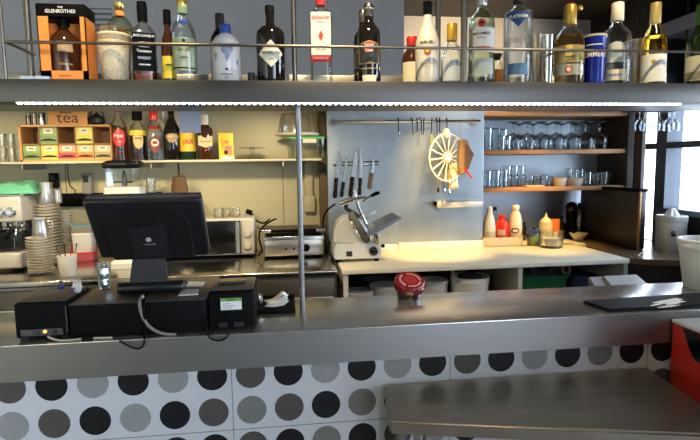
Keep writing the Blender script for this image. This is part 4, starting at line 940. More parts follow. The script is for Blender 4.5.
# ------------------------------------------------------------------ steel wall: knives, rail, hanging tools
YS = 3.55
a, c = PY(333, 166, YS), PY(379, 161, YS)
t = thing('magnet_strip', 'narrow steel magnetic knife strip on the steel wall', 'knife strip', ((a.x + c.x) / 2, YS, a.z)); hw_, h = (c.x - a.x) / 2, c.z - a.z
b = B(); box(b, -hw_, hw_, -.014, -.001, 0, h, .002); mk('bar', b, CHROME, t)
b = B(); box(b, -hw_, hw_, -.016, -.014, h * .35, h * .65); mk('magnet', b, DSTEEL, t, False)
BLADE = pm('knife_blade', (.62, .62, .63), .22, 1, .04); HB = pm('knife_handle_wood', (.18, .07, .03), .5, 0, .2, 40)
def knife(lb, tip, mid, end, bw, hb, hw2, hm):
    Y = YS - .022; T, Mi, E_ = PY(*tip, Y), PY(*mid, Y), PY(*end, Y)
    t = thing('kitchen_knife', lb, 'knife', tuple(E_))
    T, Mi = T - E_, Mi - E_; d = (T - Mi).normalized(); nrm = Vector((-d.z, 0, d.x))
    if nrm.x < 0: nrm = -nrm
    L_ = (T - Mi).length; left, right = [], []
    for k in range(9):
        u = k / 8; w0 = bw * (1 - max(0, (u - .45) / .55) ** 2)
        left.append(Mi + d * L_ * u - nrm * bw * .35); right.append(Mi + d * L_ * u + nrm * (w0 * 1.0 - bw * .35))
    b = B(); prism(b, [Vector((q.x, -.001, q.z)) for q in left + right[::-1]], (0, .002, 0)); mk('blade', b, BLADE, t, False)
    hd = (Vector((0, 0, 0)) - Mi); n = 6
    b = B(); pts = [Mi + hd * (k / n) for k in range(n + 1)]
    tube(b, pts, [hw2 * q for q in (.9, 1, .92, .88, .95, 1.1, .85)], 10)
    bmesh.ops.scale(b, vec=(1, .6, 1), verts=b.verts[:]); hnd = mk('handle', b, hm, t)
    b = B()
    for k in (.25, .55, .8):
        q = Mi + hd * k; lathe(b, [(.003, 0), (.003, .0015)], 8)
        bmesh.ops.transform(b, matrix=Matrix.Translation((q.x, -hw2 * .62, q.z)) @ Matrix.Rotation(PI / 2, 4, 'X'), verts=b.verts[-16:])
    mk('rivet', b, CHROME, hnd)
knife('leftmost broad bladed knife on the magnetic strip', (340.5, 149), (336.5, 178), (335, 198), .034, 0, .014, BLACK)
knife('slim knife second from the left on the magnetic strip', (347.5, 152), (343.5, 182), (341.5, 197), .020, 0, .012, BLACK)
knife('large curved knife in the middle of the magnetic strip', (357, 148), (352.5, 177), (350.5, 196.5), .032, 0, .0145, BLACK)
knife('long straight knife fourth from the left on the magnetic strip', (361, 148), (360.5, 178), (359.5, 195), .024, 0, .012, BLACK)
knife('small knife with brown wooden handle on the magnetic strip', (374, 158), (372, 173), (370, 189), .020, 0, .013, HB)

ry = YS - .09; p0, p1 = PY(331, 121.5, ry), PY(480, 119.5, ry)
t = thing('utensil_rail', 'warm lit steel utensil rail across the steel wall', 'rail', (p0.x, ry, p0.z)); L_ = p1.x - p0.x
b = B(); tube(b, [(0, 0, 0), (L_, 0, 0)], .0105, 14); mk('tube', b, CHROME, t)
for x in (.02, L_ - .02):
    b = B(); tube(b, [(x, 0, 0), (x, YS - ry - .002, 0)], .008, 10); tube(b, [(x, YS - ry - .008, 0), (x, YS - ry - .001, 0)], .03, 18); mk('bracket', b, DSTEEL, t)
HK = None
hooks = (398, 411.5, 417, 420, 424, 432, 436.5, 439.5, 446.5)
for i, px in enumerate(hooks):
    p = PY(px, 120, ry); lb = '%s black hook from the left on the utensil rail' % ORD[i]
    if HK is None:
        HK = thing('hanging_hook', lb, 'hook', (p.x, ry, p.z), 0, 'hooks on the utensil rail')
        hl = p.z - PY(px, 135, ry).z
        b = B(); R_ = .0135
        tube(b, smooth_path([(0, R_, -.006), (0, R_ * .7, R_ * .7), (0, 0, R_), (0, -R_ * .7, R_ * .7), (0, -R_, -.01), (0, -R_, -hl + .02)]), .0032, 8); mk('shank', b, BLACK, HK)
        b = B(); tube(b, smooth_path([(0, -R_, -hl + .022), (0, -R_ - .004, -hl + .004), (0, -R_ - .016, -hl), (0, -R_ - .026, -hl + .008), (0, -R_ - .026, -hl + .018)]), .0034, 8); mk('tip', b, CHROME, HK)
    else: dup(HK, (p.x, ry, p.z), rz=random.uniform(-.5, .5), label=lb)
# spoked wheel
wy = ry - .06; Cw = PY(447.5, 157.5, wy); Rw = Cw.z - PY(447.5, 181, wy).z; SX = (PY(463, 157, wy).x - PY(432, 157, wy).x) / 2 / Rw
WHL = pm('cream_enamel', (.88, .78, .56), .3, 0, .04)
t = thing('spoked_wheel', 'cream white spoked wheel utensil hanging from the utensil rail', 'kitchen utensil', tuple(Cw), math.acos(min(1, SX)) - .40)
b = B(); tube(b, [(Rw * math.cos(q * PI / 24), 0, Rw * math.sin(q * PI / 24)) for q in range(48)], .006, 8, True); mk('rim', b, WHL, t)
for k in range(14):
    a_ = 2 * PI * k / 14 + .1; b = B(); tube(b, [(.02 * math.cos(a_), 0, .02 * math.sin(a_)), (Rw * .99 * math.cos(a_), 0, Rw * .99 * math.sin(a_))], [.0035, .0065], 6); mk('spoke', b, WHL, t)
b = B(); lathe(b, [(.034, -.012), (.036, 0), (.030, .012), (.01, .018)], 20); h_ = mk('hub', b, WHL, t); h_.rotation_euler = (PI / 2, 0, 0)
b = B(); lathe(b, [(.002, -.036), (.022, -.024), (.030, 0), (.022, .024), (.002, .034)], 18, sy=.5); k = mk('knob', b, WHL, t); k.location = (-.02, -.012, Rw * 1.02)
# yellow ring tag on a hook
q = PY(432, 139, ry - .03); b = B(); tube(b, [(.009 * math.cos(k * PI / 8), 0, .024 * math.sin(k * PI / 8)) for k in range(16)], .003, 6, True)
o = tag(mk('ring_tag', b, pm('lime_yellow', (.72, .75, .05), .4), loc=q), 'lime yellow loop hanging on the hook left of the wheel', 'tag')
# brown leather holder and ribbon, paper sheet
q = PY(462, 160, wy + .0); t = thing('leather_pouch', 'brown leather pouch hanging at the right of the wheel', 'pouch', tuple(q))
f = lambda x, y: (PY(x, y, wy).x - q.x, PY(x, y, wy).z - q.z)
LEA = pm('brown_leather', (.30, .17, .07), .5, 0, .3, 30, .2)
b = B(); prism(b, [(x, -.03, z) for x, z in (f(459, 141), f(463, 139), f(467, 141), f(469, 150), f(471, 158), f(468, 168), f(464, 174), f(459, 175), f(457.5, 165), f(458, 152))], (0, .05, 0)); bmesh.ops.bevel(b, geom=b.edges[:], offset=.006, segments=3, affect='EDGES'); mk('pouch_body', b, LEA, t)
b = B(); prism(b, [(x, -.036, z) for x, z in (f(464, 143), f(472, 154), f(466, 170), f(463, 166))], (0, .006, 0)); mk('flap', b, pm('dark_leather', (.12, .06, .03), .5, 0, .3, 30), t, False)
b = B(); tube(b, smooth_path([(*f(463, 168), 0)[:1] + (-.04,) + (f(463, 168)[1],), (f(466, 174)[0], -.05, f(466, 174)[1]), (f(469.5, 178)[0], -.045, f(469.5, 178)[1])]), .006, 6); mk('ribbon', b, RED, t)
b = B(); tube(b, smooth_path([(f(462, 140)[0], 0, f(462, 140)[1]), (f(461.5, 134)[0], .02, f(461.5, 134)[1]), (f(463.5, 121)[0], .062, f(463.5, 121)[1] + .012)]), .0022, 6); mk('string', b, pm('string', (.6, .5, .3), .7), t)
q = PY(455, 176, wy + .02); b = B(); f2 = lambda x, y, d: Vector((PY(x, y, wy).x - q.x, d, PY(x, y, wy).z - q.z))
vs = [[b.verts.new(f2(449 + 10.5 * i / 6 + j * .15, 163 + 27 * j / 5, .008 * math.sin(i * 1.1 + j * .6) + .02)) for i in range(7)] for j in range(6)]
for j in range(5):
    for i in range(6): b.faces.new((vs[j][i], vs[j][i + 1], vs[j + 1][i + 1], vs[j + 1][i]))
o = tag(mk('paper_sheet', b, pm('warm_paper', (.86, .74, .50), .6, 0, .05), loc=q), 'cream paper sheet hanging below the wheel in front of steel', 'paper')
o.modifiers.new('thickness', 'SOLIDIFY').thickness = .0015
for i, (x0_, x1_, y1_, lb, tip) in enumerate(((443, 438, 192.5, 'left hanging utensil with dark tip under the wheel', DARK), (446, 444, 193.5, 'middle hanging utensil with chrome tip under the wheel', CHROME), (448.5, 449, 195, 'right hanging utensil with chrome tip under the wheel', CHROME))):
    p0, p1 = PY(x0_, 160, wy + .035), PY(x1_, y1_, wy + .03); t = thing('hanging_utensil', lb, 'utensil', tuple(p0))
    d = p1 - p0; b = B(); tube(b, [(0, 0, .0), tuple(d * .5), tuple(d * .85)], [.0045, .0075, .006], 8); mk('handle', b, pm('olive_handle', (.35, .25, .09), .4, .2), t)
    b = B(); tube(b, [tuple(d * .84), tuple(d * .93), tuple(d)], [.005, .010, .004], 8); mk('tip', b, tip, t)
# paper ledge on the steel wall
a, c = PY(437, 208, YS - .05), PY(483, 200.5, YS - .05)
t = thing('ticket_holder', 'steel ticket holder ledge low on the steel wall', 'ticket holder', ((a.x + c.x) / 2, YS, a.z)); hw_, h = (c.x - a.x) / 2, c.z - a.z
b = B(); box(b, -hw_, hw_, -.050, -.045, 0, h, .002); box(b, -hw_, hw_, -.05, -.001, h - .006, h, .001); mk('ledge', b, pm('ledge_pale_steel', (.74, .70, .62), .35, .3, .05), t)
b = B(); box(b, -hw_ - .012, -hw_, -.056, -.001, h * .35, h * 1.05, .003); mk('end_cap', b, BLACK, t)

# ------------------------------------------------------------------ slicer
sy = 3.12; W2 = lambda x, y, Y=sy: PY(x, y, Y)
o0 = PZ(352, 264, SZC); ox = o0.x; t = thing('meat_slicer', 'white meat slicer with tilted steel carriage and black knob', 'slicer', (ox, sy, SZC))
f = lambda x, y, d=0.0, Y=None: Vector((PY(x, y, Y or (sy + d)).x - ox, d, PY(x, y, Y or (sy + d)).z - SZC))
SLW = pm('slicer_white', (.72, .72, .70), .28, .1, .03)
z0 = .020
def fx(x): return f(x, 240).x
b = B(); prism(b, [(fx(334), 0, z0), (fx(381), 0, z0), (fx(381.5), 0, f(358, 246).z), (fx(379), 0, f(358, 242.5).z), (fx(336), 0, f(358, 243.5).z), (fx(333.5), 0, f(358, 248).z)], (0, .26, 0)); bmesh.ops.bevel(b, geom=b.edges[:], offset=.006, segments=3, affect='EDGES'); base = mk('base', b, SLW, t)
b = B(); lathe(b, [(.029, 0), (.027, .014), (.018, .02)], 24); k = mk('knob', b, BLACKG, base); k.location = (fx(373.5), -.001, f(358, 251.5).z); k.rotation_euler = (PI / 2, 0, 0)
b = B(); box(b, fx(346), fx(352), -.004, 0, f(358, 256).z, f(358, 251).z, .001); mk('switch', b, DARK, base)
for x in (338, 377):
    for y in (.03, .23):
        b = B(); lathe(b, [(.016, 0), (.018, .022)], 14, fx(x), y); mk('foot', b, BLACK, t)
b = B(); box(b, fx(381), fx(385.5), .02, .05, f(358, 249).z, f(358, 246).z, .004); mk('side_knob', b, BLACK, t)
# motor housing: dome with rounded left shoulder
b = B(); out = [(334, 245), (334.5, 235), (337, 226), (342, 219), (349, 216), (356, 219), (363, 228), (367, 237), (369, 245)]
prism(b, [f(x, y) * 1 + Vector((0, .03, 0)) for x, y in out], (0, .16, 0)); bmesh.ops.bevel(b, geom=b.edges[:], offset=.012, segments=4, affect='EDGES'); mk('motor_housing', b, SLW, t)
# blade disc and guard
Cb = f(360, 226, .07); n_ = Vector((.74, -.38, .56)).normalized()
rot = n_.to_track_quat('Z', 'Y').to_matrix().to_4x4()
b = B(); lathe(b, [(.02, -.006), (.098, -.004), (.102, 0), (.08, .006), (.02, .01)], 48); bd = mk('blade_disc', b, BLADE, t); bd.matrix_local = Matrix.Translation(Cb) @ rot
b = B(); tube(b, [(.106 * math.cos(q * PI / 20), .106 * math.sin(q * PI / 20), .0) for q in range(40)], .009, 8, True); gd = mk('blade_guard', b, CHROME, t); gd.matrix_local = Matrix.Translation(Cb) @ rot
# gauge plate (dark brass coloured) and carriage
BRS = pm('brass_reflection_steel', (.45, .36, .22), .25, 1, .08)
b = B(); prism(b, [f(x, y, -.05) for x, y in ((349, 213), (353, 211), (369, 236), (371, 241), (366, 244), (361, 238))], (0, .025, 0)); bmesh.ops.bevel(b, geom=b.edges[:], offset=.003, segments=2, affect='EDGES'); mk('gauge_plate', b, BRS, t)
b = B(); top = [f(367, 234, -.10), f(401, 217.5, -.10), f(392, 212, .10), f(368, 224, .10)]
prism(b, top, (0, 0, -.012)); ct = mk('carriage_tray', b, pm('carriage_steel', (.5, .52, .56), .25, 1, .06), t, False)
b = B(); prism(b, [f(366.5, 233, -.102), f(401.5, 216.5, -.102), f(401.5, 219, -.102), f(372, 236, -.102)], (0, .004, 0)); mk('tray_lip', b, pm('tray_blue_grey', (.30, .34, .40), .3, .8), ct, False)
b = B(); tube(b, [f(375, 231, 0), f(377, 240, .0), f(377, 246, .03)], [.014, .016, .018], 12); mk('carriage_arm', b, BRS, t)
# pusher with handle
b = B(); tube(b, smooth_path([f(354, 190, -.04), f(358, 205, -.05), f(366, 224, -.06)]), .010, 10); mk('slide_rod', b, CHROME, t)
b = B(); tube(b, [f(340, 204, -.04), f(353, 199, -.05)], .018, 12); tube(b, [f(353, 199, -.05), f(366, 197.5, -.06)], .010, 10); mk('tension_arm', b, CHROME, t)
b = B(); tube(b, [f(362, 201.5, -.06), f(372, 195, -.06)], .006, 8); h_ = mk('arm', b, CHROME, t)
b = B(); tube(b, [f(371, 196, -.06), f(376, 193.5, -.06), f(379.5, 192.5, -.06)], [.009, .012, .009], 10); mk('grip', b, BLACK, h_)
b = B(); tube(b, smooth_path([f(347, 204, -.03), f(346, 208, -.03), f(352, 212, -.03), f(360, 217, -.05)]), .012, 10); mk('frame_arm', b, DARK, t)
b = B(); prism(b, [f(x, y, -.06) for x, y in ((364, 215), (375, 210), (377, 213), (367, 219))], (0, .05, 0)); mk('meat_clamp', b, CHROME, t)
b = B(); tube(b, smooth_path([PY(335, 204, 3.2), PY(326, 212, 3.3), PY(323, 224, 3.4), PY(326, 236, 3.4), PY(330, 243, 3.3)]), .006, 8); tag(mk('power_lead', b, BLACK), 'black power lead hanging left of the white slicer', 'cable')

# ------------------------------------------------------------------ under the white counter
US = .585; 
def pail(nm, lb, cat, px, ytop, hw, Y, base, mat, lid=None, hnd=False, taper=.86, inner=True):
    c = PY(px, ytop, Y); r = PY(px + hw, ytop, Y).x - c.x; h = c.z - base
    t = thing(nm, lb, cat, (c.x, Y, base))
    b = B(); prof = [(r * taper * .97, 0), (r * taper, .006), (r * .97, h * .86), (r * 1.0, h * .87), (r, h * .93), (r * .985, h * .935), (r * .99, h)]
    if not lid: prof += [(r * .94, h), (r * .93, h * .9), (r * taper * .93, .012)]
    lathe(b, prof, 36); bo = mk('pail_body', b, mat, t)
    if lid:
        b = B(); lathe(b, [(r * 1.02, h * .94), (r * 1.04, h * .95), (r * 1.04, h), (r * .96, h + .004), (r * .9, h - .002)], 36); mk('lid', b, lid, t)
    if hnd:
        b = B(); tube(b, smooth_path([(-r * 1.02, 0, h * .9), (-r * .9, -r * .6, h * .62), (0, -r * 1.05, h * .5), (r * .9, -r * .6, h * .62), (r * 1.02, 0, h * .9)]), .003, 6); mk('handle', b, CHROME, t)
    return t, c, r, h
GREYT = pm('grey_tub', (.34, .34, .33), .4); GLID = pm('grey_lid', (.42, .42, .41), .4)
pail('lidded_tub', 'low grey tub with round lid at the left end under the counter', 'tub', 358, 291, 15, 3.10, US, GREYT, GLID)
pail('lidded_tub', 'grey white tub with pale lid just left of the red jar lid', 'tub', 385, 284.5, 15, 3.14, US, pm('tub_bluish', (.36, .37, .38), .4), GLID)
pail('dark_bowl', 'dark blue grey bowl behind the tubs left of the jar', 'bowl', 377, 279, 14, 3.36, US, pm('slate', (.10, .12, .14), .4))
pail('lidded_tub', 'white lidded tub right behind the red topped jar', 'tub', 433, 279.5, 14.5, 3.13, US, pm('tub_white', (.55, .55, .54), .4), pm('lid_white', (.62, .62, .60), .4))
t, c, r, h = pail('bucket', 'white bucket holding a brush handle under the white counter', 'bucket', 469.5, 275.5, 18.5, 3.10, US, WHITE, None, False, .86)
tt = thing('scrub_brush', 'pale wooden brush standing in the white bucket', 'brush', (c.x - r * .55, 3.08, US + .02))
p = PY(452, 268, 3.08); q = PY(455, 277, 3.08); pz = US + .02
b = B(); tube(b, [(0, 0, .10), (q.x - c.x + r * .55, 0, q.z - pz), (p.x - c.x + r * .55, 0, p.z - pz)], [.010, .013, .011], 10); mk('handle', b, pm('pale_wood', (.55, .45, .3), .5), tt)
b = B(); box(b, -.025, .025, -.02, .02, 0, .11, .006); mk('bristles', b, pm('bristle', (.25, .2, .14), .8, 0, .3, 150, .4), tt)
tt = thing('dark_sponge', 'dark sponge heap lying in the white bucket', 'sponge', (c.x + .01, 3.11, US + .02)); b = B(); lathe(b, [(r * .3, 0), (r * .7, .05), (r * .8, h * .7), (r * .6, h * .93), (r * .2, h * 1.0)], 20); mk('sponge_body', b, pm('dark_sponge', (.05, .045, .04), .9, 0, .5, 60, .8), tt)
for i, px in enumerate((494.5, 504.5)):
    cc = PY(px, 275, 3.30); tt = thing('preserve_jar', ('left', 'right')[i] + ' dim glass jar beside the white bucket under the counter', 'jar', (cc.x, 3.30, US)); h = PY(px, 273, 3.3).z - US; r = .026
    b = B(); lathe(b, [(r * .94, 0), (r, .01), (r, h * .7), (r * .6, h * .85), (r * .6, h * .93)], 24); mk('jar_body', b, GREENG, tt)
    b = B(); lathe(b, [(r * .66, h * .92), (r * .68, h), (r * .5, h + .003)], 20); mk('lid', b, DSTEEL, tt)
def crate(nm, lb, cat, x0, x1, y0, y1, z0, z1, mat, taper=.03):
    t = thing(nm, lb, cat, ((x0 + x1) / 2, (y0 + y1) / 2, z0)); hx, hy, h = (x1 - x0) / 2, (y1 - y0) / 2, z1 - z0
    b = B()
    lathe(b, [((hx - taper) , 0, 12), (hx, h * .95, 12), (hx + .010, h * .95, 12), (hx + .010, h, 12), (hx - .004, h, 12), (hx - taper - .004, .008, 12)], 48, sy=hy / hx); mk('crate_body', b, mat, t)
    return t
a, c = PY(522, 276.5, 3.06), PY(569.5, 276.5, 3.06)
crate('crate', 'green plastic crate full of plastic bags under the white counter', 'crate', a.x, c.x, 3.05, 3.38, US, a.z, GREEN)
for i, (px, py, s) in enumerate(((532, 272, 1.0), (545, 270, 1.15), (556, 273, .8))):
    p = PY(px, py, 3.22); b = B(); bmesh.ops.create_icosphere(b, subdivisions=4, radius=.07 * s)
    for v in b.verts:
        n_ = v.co.normalized(); k = 1 + .22 * math.sin(n_.x * 9 + i * 2) * math.sin(n_.y * 8 + 1) * math.cos(n_.z * 10 + i) + .1 * math.sin(n_.x * 23 + n_.z * 19); v.co *= k; v.co.z *= .62
    o = tag(mk('plastic_bag', b, pm('bag_plastic', (.16, .165, .17), .22, 0, .5, 60, .5), loc=(p.x, 3.22, p.z - .01)), ('leftmost crumpled clear bag in the green crate', 'largest crumpled clear bag in the middle of the green crate', 'small crumpled clear bag at the right of the green crate')[i], 'plastic bag')
p = PY(566.5, 269.5, 3.10); t = thing('paper_roll', 'cardboard paper roll end showing above the green crate', 'roll', (p.x, 3.10, p.z)); r = PY(571.5, 269, 3.1).x - p.x
b = B(); lathe(b, [(r, 0), (r, .25), (r * .5, .25), (r * .5, 0)], 28, cap0=False, cap1=False); quad = b; bmesh.ops.bridge_loops(b, edges=[e for e in b.edges if e.is_boundary]); o = mk('paper_layers', b, pm('roll_tan', (.42, .32, .2), .7), t); o.rotation_euler = (-PI / 2, 0, 0)
b = B(); lathe(b, [(r * .5, .002), (r * .5, .24), (r * .42, .24), (r * .42, .002)], 24, cap0=False, cap1=False); o = mk('core', b, pm('roll_core', (.2, .13, .07), .7), t); o.rotation_euler = (-PI / 2, 0, 0)
a, c = PY(571, 281, 3.08), PY(603, 270, 3.08); b = B()
box(b, a.x, c.x, 3.06, 3.36, US, PY(580, 276, 3.08).z, .03, 4)
tag(mk('folded_apron', b, pm('navy_cloth', (.018, .025, .06), .8, 0, .2, 60, .3)), 'dark navy folded cloth bundle right of the green crate', 'cloth')
for i, (px, s) in enumerate(((592, .035), (612, .03))):
    p = PY(px, 265, 3.34); b = B(); lathe(b, [(s * .9, 0), (s, .01), (s, .22), (s * .5, .27), (s * .4, p.z - US + .03)], 20)
    tag(mk('dark_bottle', b, DKBOT, loc=(p.x, 3.42, US)), ('left', 'right')[i] + ' dark bottle in the shade behind the white bin', 'bottle')
# white bin in the aisle
by0, by1 = 2.50, 2.74
a0, a1, a2, a3 = PY(601, 288, by0), PY(646, 288, by0), PY(640, 275, by1), PY(589, 277, by1)
ztop = .925
P4 = [PZ(597, 290, ztop), PZ(650, 287, ztop), PZ(637, 275, ztop), PZ(589, 277, ztop)]
t = thing('waste_bin', 'white lidded bin standing in the aisle behind the bar mat', 'bin', (P4[0].x, P4[0].y, 0)); q = Vector((P4[0].x, P4[0].y, 0))
b = B(); prism(b, [Vector((p.x - q.x, p.y - q.y, .004)) for p in P4], (0, 0, ztop - .03)); bmesh.ops.bevel(b, geom=b.edges[:], offset=.01, segments=2, affect='EDGES'); mk('bin_body', b, pm('bin_white', (.36, .36, .35), .45), t)
cc = sum((p - q for p in P4), Vector()) / 4
b = B(); prism(b, [Vector((cc.x + (p.x - q.x - cc.x) * 1.03, cc.y + (p.y - q.y - cc.y) * 1.03, ztop - .03)) for p in P4], (0, 0, .03)); bmesh.ops.bevel(b, geom=b.edges[:], offset=.006, segments=2, affect='EDGES'); ld = mk('lid', b, pm('bin_lid', (.36, .36, .36), .4), t)
b = B(); c2 = cc + (P4[1] - P4[0]) * .12
prism(b, [Vector((c2.x + (p.x - q.x - cc.x) * .70, c2.y + (p.y - q.y - cc.y) * .74, ztop)) for p in P4], (0, 0, .012)); bmesh.ops.bevel(b, geom=b.edges[:], offset=.004, segments=2, affect='EDGES'); mk('flap', b, pm('bin_flap', (.46, .46, .45), .4), ld)
b = B(); tube(b, smooth_path([PY(643, 252, 3.02), PY(637.5, 257, 2.98), PY(636, 268, 2.95), PY(636, 278, 2.95)]), .004, 6); tag(mk('electric_cable', b, pm('cord_cream', (.55, .5, .4), .5)), 'thin white cord hanging down from the ledge behind the bin', 'cord')

# ------------------------------------------------------------------ on the white counter, in the niche
ny = 3.46
a, c = PY(486, 247, ny), PY(528, 236, ny); r0 = PZ(486, 246.5, SZC); hx = (c.x - a.x) / 2; 
ny0 = PZ(507, 246.5, SZC).y
t = thing('sauce_tray', 'white rectangular tray holding the sauce bottles', 'tray', ((a.x + c.x) / 2, ny0 + .09, SZC)); h = PY(507, 237, ny0).z - SZC
b = B(); lathe(b, [(hx * .97, 0, 10), (hx, h, 10), (hx * 1.02, h, 10), (hx * .95, h - .002, 10), (hx * .92, .012, 10)], 48, sy=.09 / hx); mk('tray_body', b, pm('tray_cream', (.70, .60, .44), .35, 0, .05), t)
TY, TZ = ny0 + .09, SZC + .012
def sauce(nm, lb, cx, yt, hw, prof, mat, cap=None, capm=None, nparts=None, Y=None):
    w = Bottle(nm, lb, 'bottle', cx, yt, hw, Y or TY, TZ if Y is None else SZC, prof, mat, part='bottle_body')
    if cap: w.cap(cap, capm)
    return w
w = sauce('mayonnaise_bottle', 'white mayonnaise bottle at the left of the sauce tray', 490.5, 206.5, 6.0, [(.95, 0), (1, .03), (1, .45), (.78, .68), (.46, .82), (.42, .88)], WHITE, [(.46, .86), (.48, .87), (.45, .98), (.3, 1)], WHITE)
w.lab(.10, .34, 1.2, pm('mayo_label', (.62, .58, .42), .5))
w = sauce('ketchup_bottle', 'red ketchup bottle with pale label in the sauce tray', 503, 214.5, 7.0, [(.80, 0), (.92, .03), (.98, .3), (1, .55), (.85, .72), (.5, .82), (.42, .86)], RED, [(.44, .84), (.46, .85), (.44, .98), (.34, 1)], RED)
l = w.lab(.08, .36, 1.1, REDP, rf=.9, rf1=.98); w.patch([(-.55, .4), (.55, .4), (.55, -.4), (-.55, -.4)], .40, pm('pale_red_label', (.66, .42, .33), .5), 'paper_label', None, .0015)
w = sauce('milk_bottle', 'tall white sauce bottle with brown print at the tray right', 517, 205, 6.4, [(.94, 0), (1, .03), (1, .50), (.80, .72), (.50, .84), (.46, .9)], pm('cream_bottle', (.80, .74, .60), .3), [(.50, .86), (.54, .87), (.54, .98), (.46, 1)], pm('cream_cap', (.82, .78, .70), .35))
l = w.patch(ell(.62, .42), .34, pm('brown_print', (.12, .05, .025), .5), 'brown_oval'); w.patch(ell(.44, .22), .34, CREAM, 'oval_centre', l, .0022)
p = PY(489, 222, TY + .05); b = B(); w = sauce('clear_bottle', 'clear sauce bottle behind the white mayonnaise bottle', 496, 207, 4.6, STD, CLEAR2, [(.4, .9), (.42, .99), (.3, 1)], DARK, Y=TY + .14)
# jar with blue lid, glass bowl, squeeze bottle, orange box
jy = 3.50; p = PZ(534, 246, SZC); jy = p.y + .04
t = thing('spice_jar', 'square glass jar with blue lid and green label on white counter', 'jar', (PY(534, 240, jy).x, jy, SZC)); r = (PY(539, 240, jy).x - PY(528.5, 240, jy).x) / 2.3; h = PY(534, 230, jy).z - SZC
b = B(); lathe(b, [(r * 1.1, 0, 6), (r * 1.15, .006, 6), (r * 1.12, h * .84, 6), (r * .9, h * .88, 4)], 32); mk('glass_body', b, CLEAR2, t)
b = B(); lathe(b, [(r * .95, .004, 6), (r * .95, h * .6, 6)], 24); mk('contents', b, pm('herb_mix', (.42, .42, .24), .7, 0, .5, 120), t)
b = B(); lathe(b, [(r * 1.1, h * .86, 5), (r * 1.14, h * .88, 5), (r * 1.14, h, 5), (r * .9, h + .004, 5)], 32); mk('lid', b, BLUE, t)
b = B(); lathe(b, [(r * .3, h), (r * .4, h + .02), (r * .2, h + .03), (.004, h + .04)], 16); mk('lid_knob', b, DARK, t)
b = B(); box(b, -r * .5, r * .5, -r * 1.17, -r * 1.155, h * .3, h * .7); mk('paper_label', b, pm('green_label', (.2, .38, .18), .5), t, False)
by = PZ(551, 249, SZC).y + .075; p = PY(551, 240, by); r = PY(562, 240, by).x - p.x; h = PY(551, 231, by).z - SZC
t = thing('glass_bowl', 'heavy clear glass bowl on the front of the white counter', 'bowl', (p.x, by, SZC))
b = B(); lathe(b, [(r * .86, 0), (r * .95, .008), (r, h * .5), (r * .97, h), (r * .90, h), (r * .90, h * .4), (r * .8, .016)], 36); mk('bowl_body', b, CLEAR2, t)
b = B(); lathe(b, [(r * .8, .016), (r * .88, h * .5), (r * .86, h * .58)], 28); mk('contents', b, pm('ice_like', (.48, .48, .48), .4, 0, .5, 60), t)
qy = by + .16; w = Bottle('squeeze_bottle', 'pale yellow squeeze bottle with nozzle behind the glass bowl', 'bottle', 548, 213, 6.0, qy, SZC, [(.95, 0), (1, .03), (1, .62), (.95, .66), (.95, .68)], pm('squeeze_yellow', (.82, .72, .42), .35), part='bottle_body')
w.cap([(.98, .66), (1, .68), (.9, .74), (.55, .82), (.28, .86), (.18, .92), (.10, 1)], pm('squeeze_cap', (.74, .62, .40), .35), 'nozzle_cap')
a, c = PY(551.5, 235, qy + .06), PY(557.5, 219.5, qy + .06)
t = thing('orange_carton', 'small bright orange carton behind the squeeze bottle', 'carton', ((a.x + c.x) / 2 + .01, qy + .06, SZC)); hw_ = (c.x - a.x) / 2 + .01
b = B(); box(b, -hw_, hw_, 0, .05, 0, c.z - SZC, .002); mk('carton', b, pm('bright_orange', (.85, .20, .02), .5), t); b = B(); box(b, -hw_ * .5, hw_ * .5, -.001, 0, .02, .08); mk('paper_label', b, PAPER, t, False)
p = PZ(566, 247, SZC); b = B()
# folded napkin beside bowl
for k in range(3): box(b, -.045, .045, -.03, .03, .006 * k, .006 * k + .005, .001, 1, Matrix.Translation((PZ(563, 244, SZC).x, PZ(563, 244, SZC).y, SZC + .001)) @ Matrix.Rotation(.2 + .2 * k, 4, 'Z'))
tag(mk('napkin', b, pm('napkin', (.80, .72, .52), .8)), 'small pile of cream napkins beside the glass bowl', 'napkin')
# dark pepper mill, coffee maker and white bowl at the back
cy = 3.80
for (px, yt, hw, lb, nm, pr) in ((523, 222, 5, 'dark round jar behind the tall white sauce bottle', 'dark_jar', [(.9, 0), (1, .05), (1, .7), (.7, .85), (.8, .87), (.8, 1)]),
                             (564, 217, 4, 'short dark bottle beside the tall mill in the niche', 'dark_bottle', STD)):
    w = Bottle(nm, lb, 'bottle' if 'bottle' in nm else 'jar', px, yt, hw, cy, SZC, pr, DKBOT, part='glass_body'); w.cap([(.5, .95), (.5, 1)], BLACK)
w = Bottle('pepper_mill', 'tall black pepper mill in the dark niche corner', 'pepper mill', 573.5, 201.5, 5.5, cy, SZC, [(.9, 0), (1, .03), (.85, .3), (.8, .5), (.9, .65), (1.0, .70)], BLACK, part='mill_body')
w.cap([(.7, .70), (1, .74), (1.05, .86), (.8, .95), (.3, 1)], BLACKG, 'head')
w = Bottle('steel_flask', 'slim grey flask right of the black pepper mill', 'flask', 581.5, 203, 3.6, cy + .06, SZC, STD, DSTEEL, part='flask_body'); w.cap([(.45, .84), (.45, .99), (.4, 1)], BLACK)
p = PY(578.5, 236, 3.70); r = PY(587, 235, 3.7).x - p.x; t = thing('small_bowl', 'small cream bowl in the niche beside the perforated box', 'bowl', (p.x, 3.70, SZC))
b = B(); lathe(b, [(r * .5, 0), (r * .55, .012), (r * .95, .05), (r, .055), (r * .94, .055), (r * .5, .02)], 30); mk('bowl_body', b, CREAM, t)

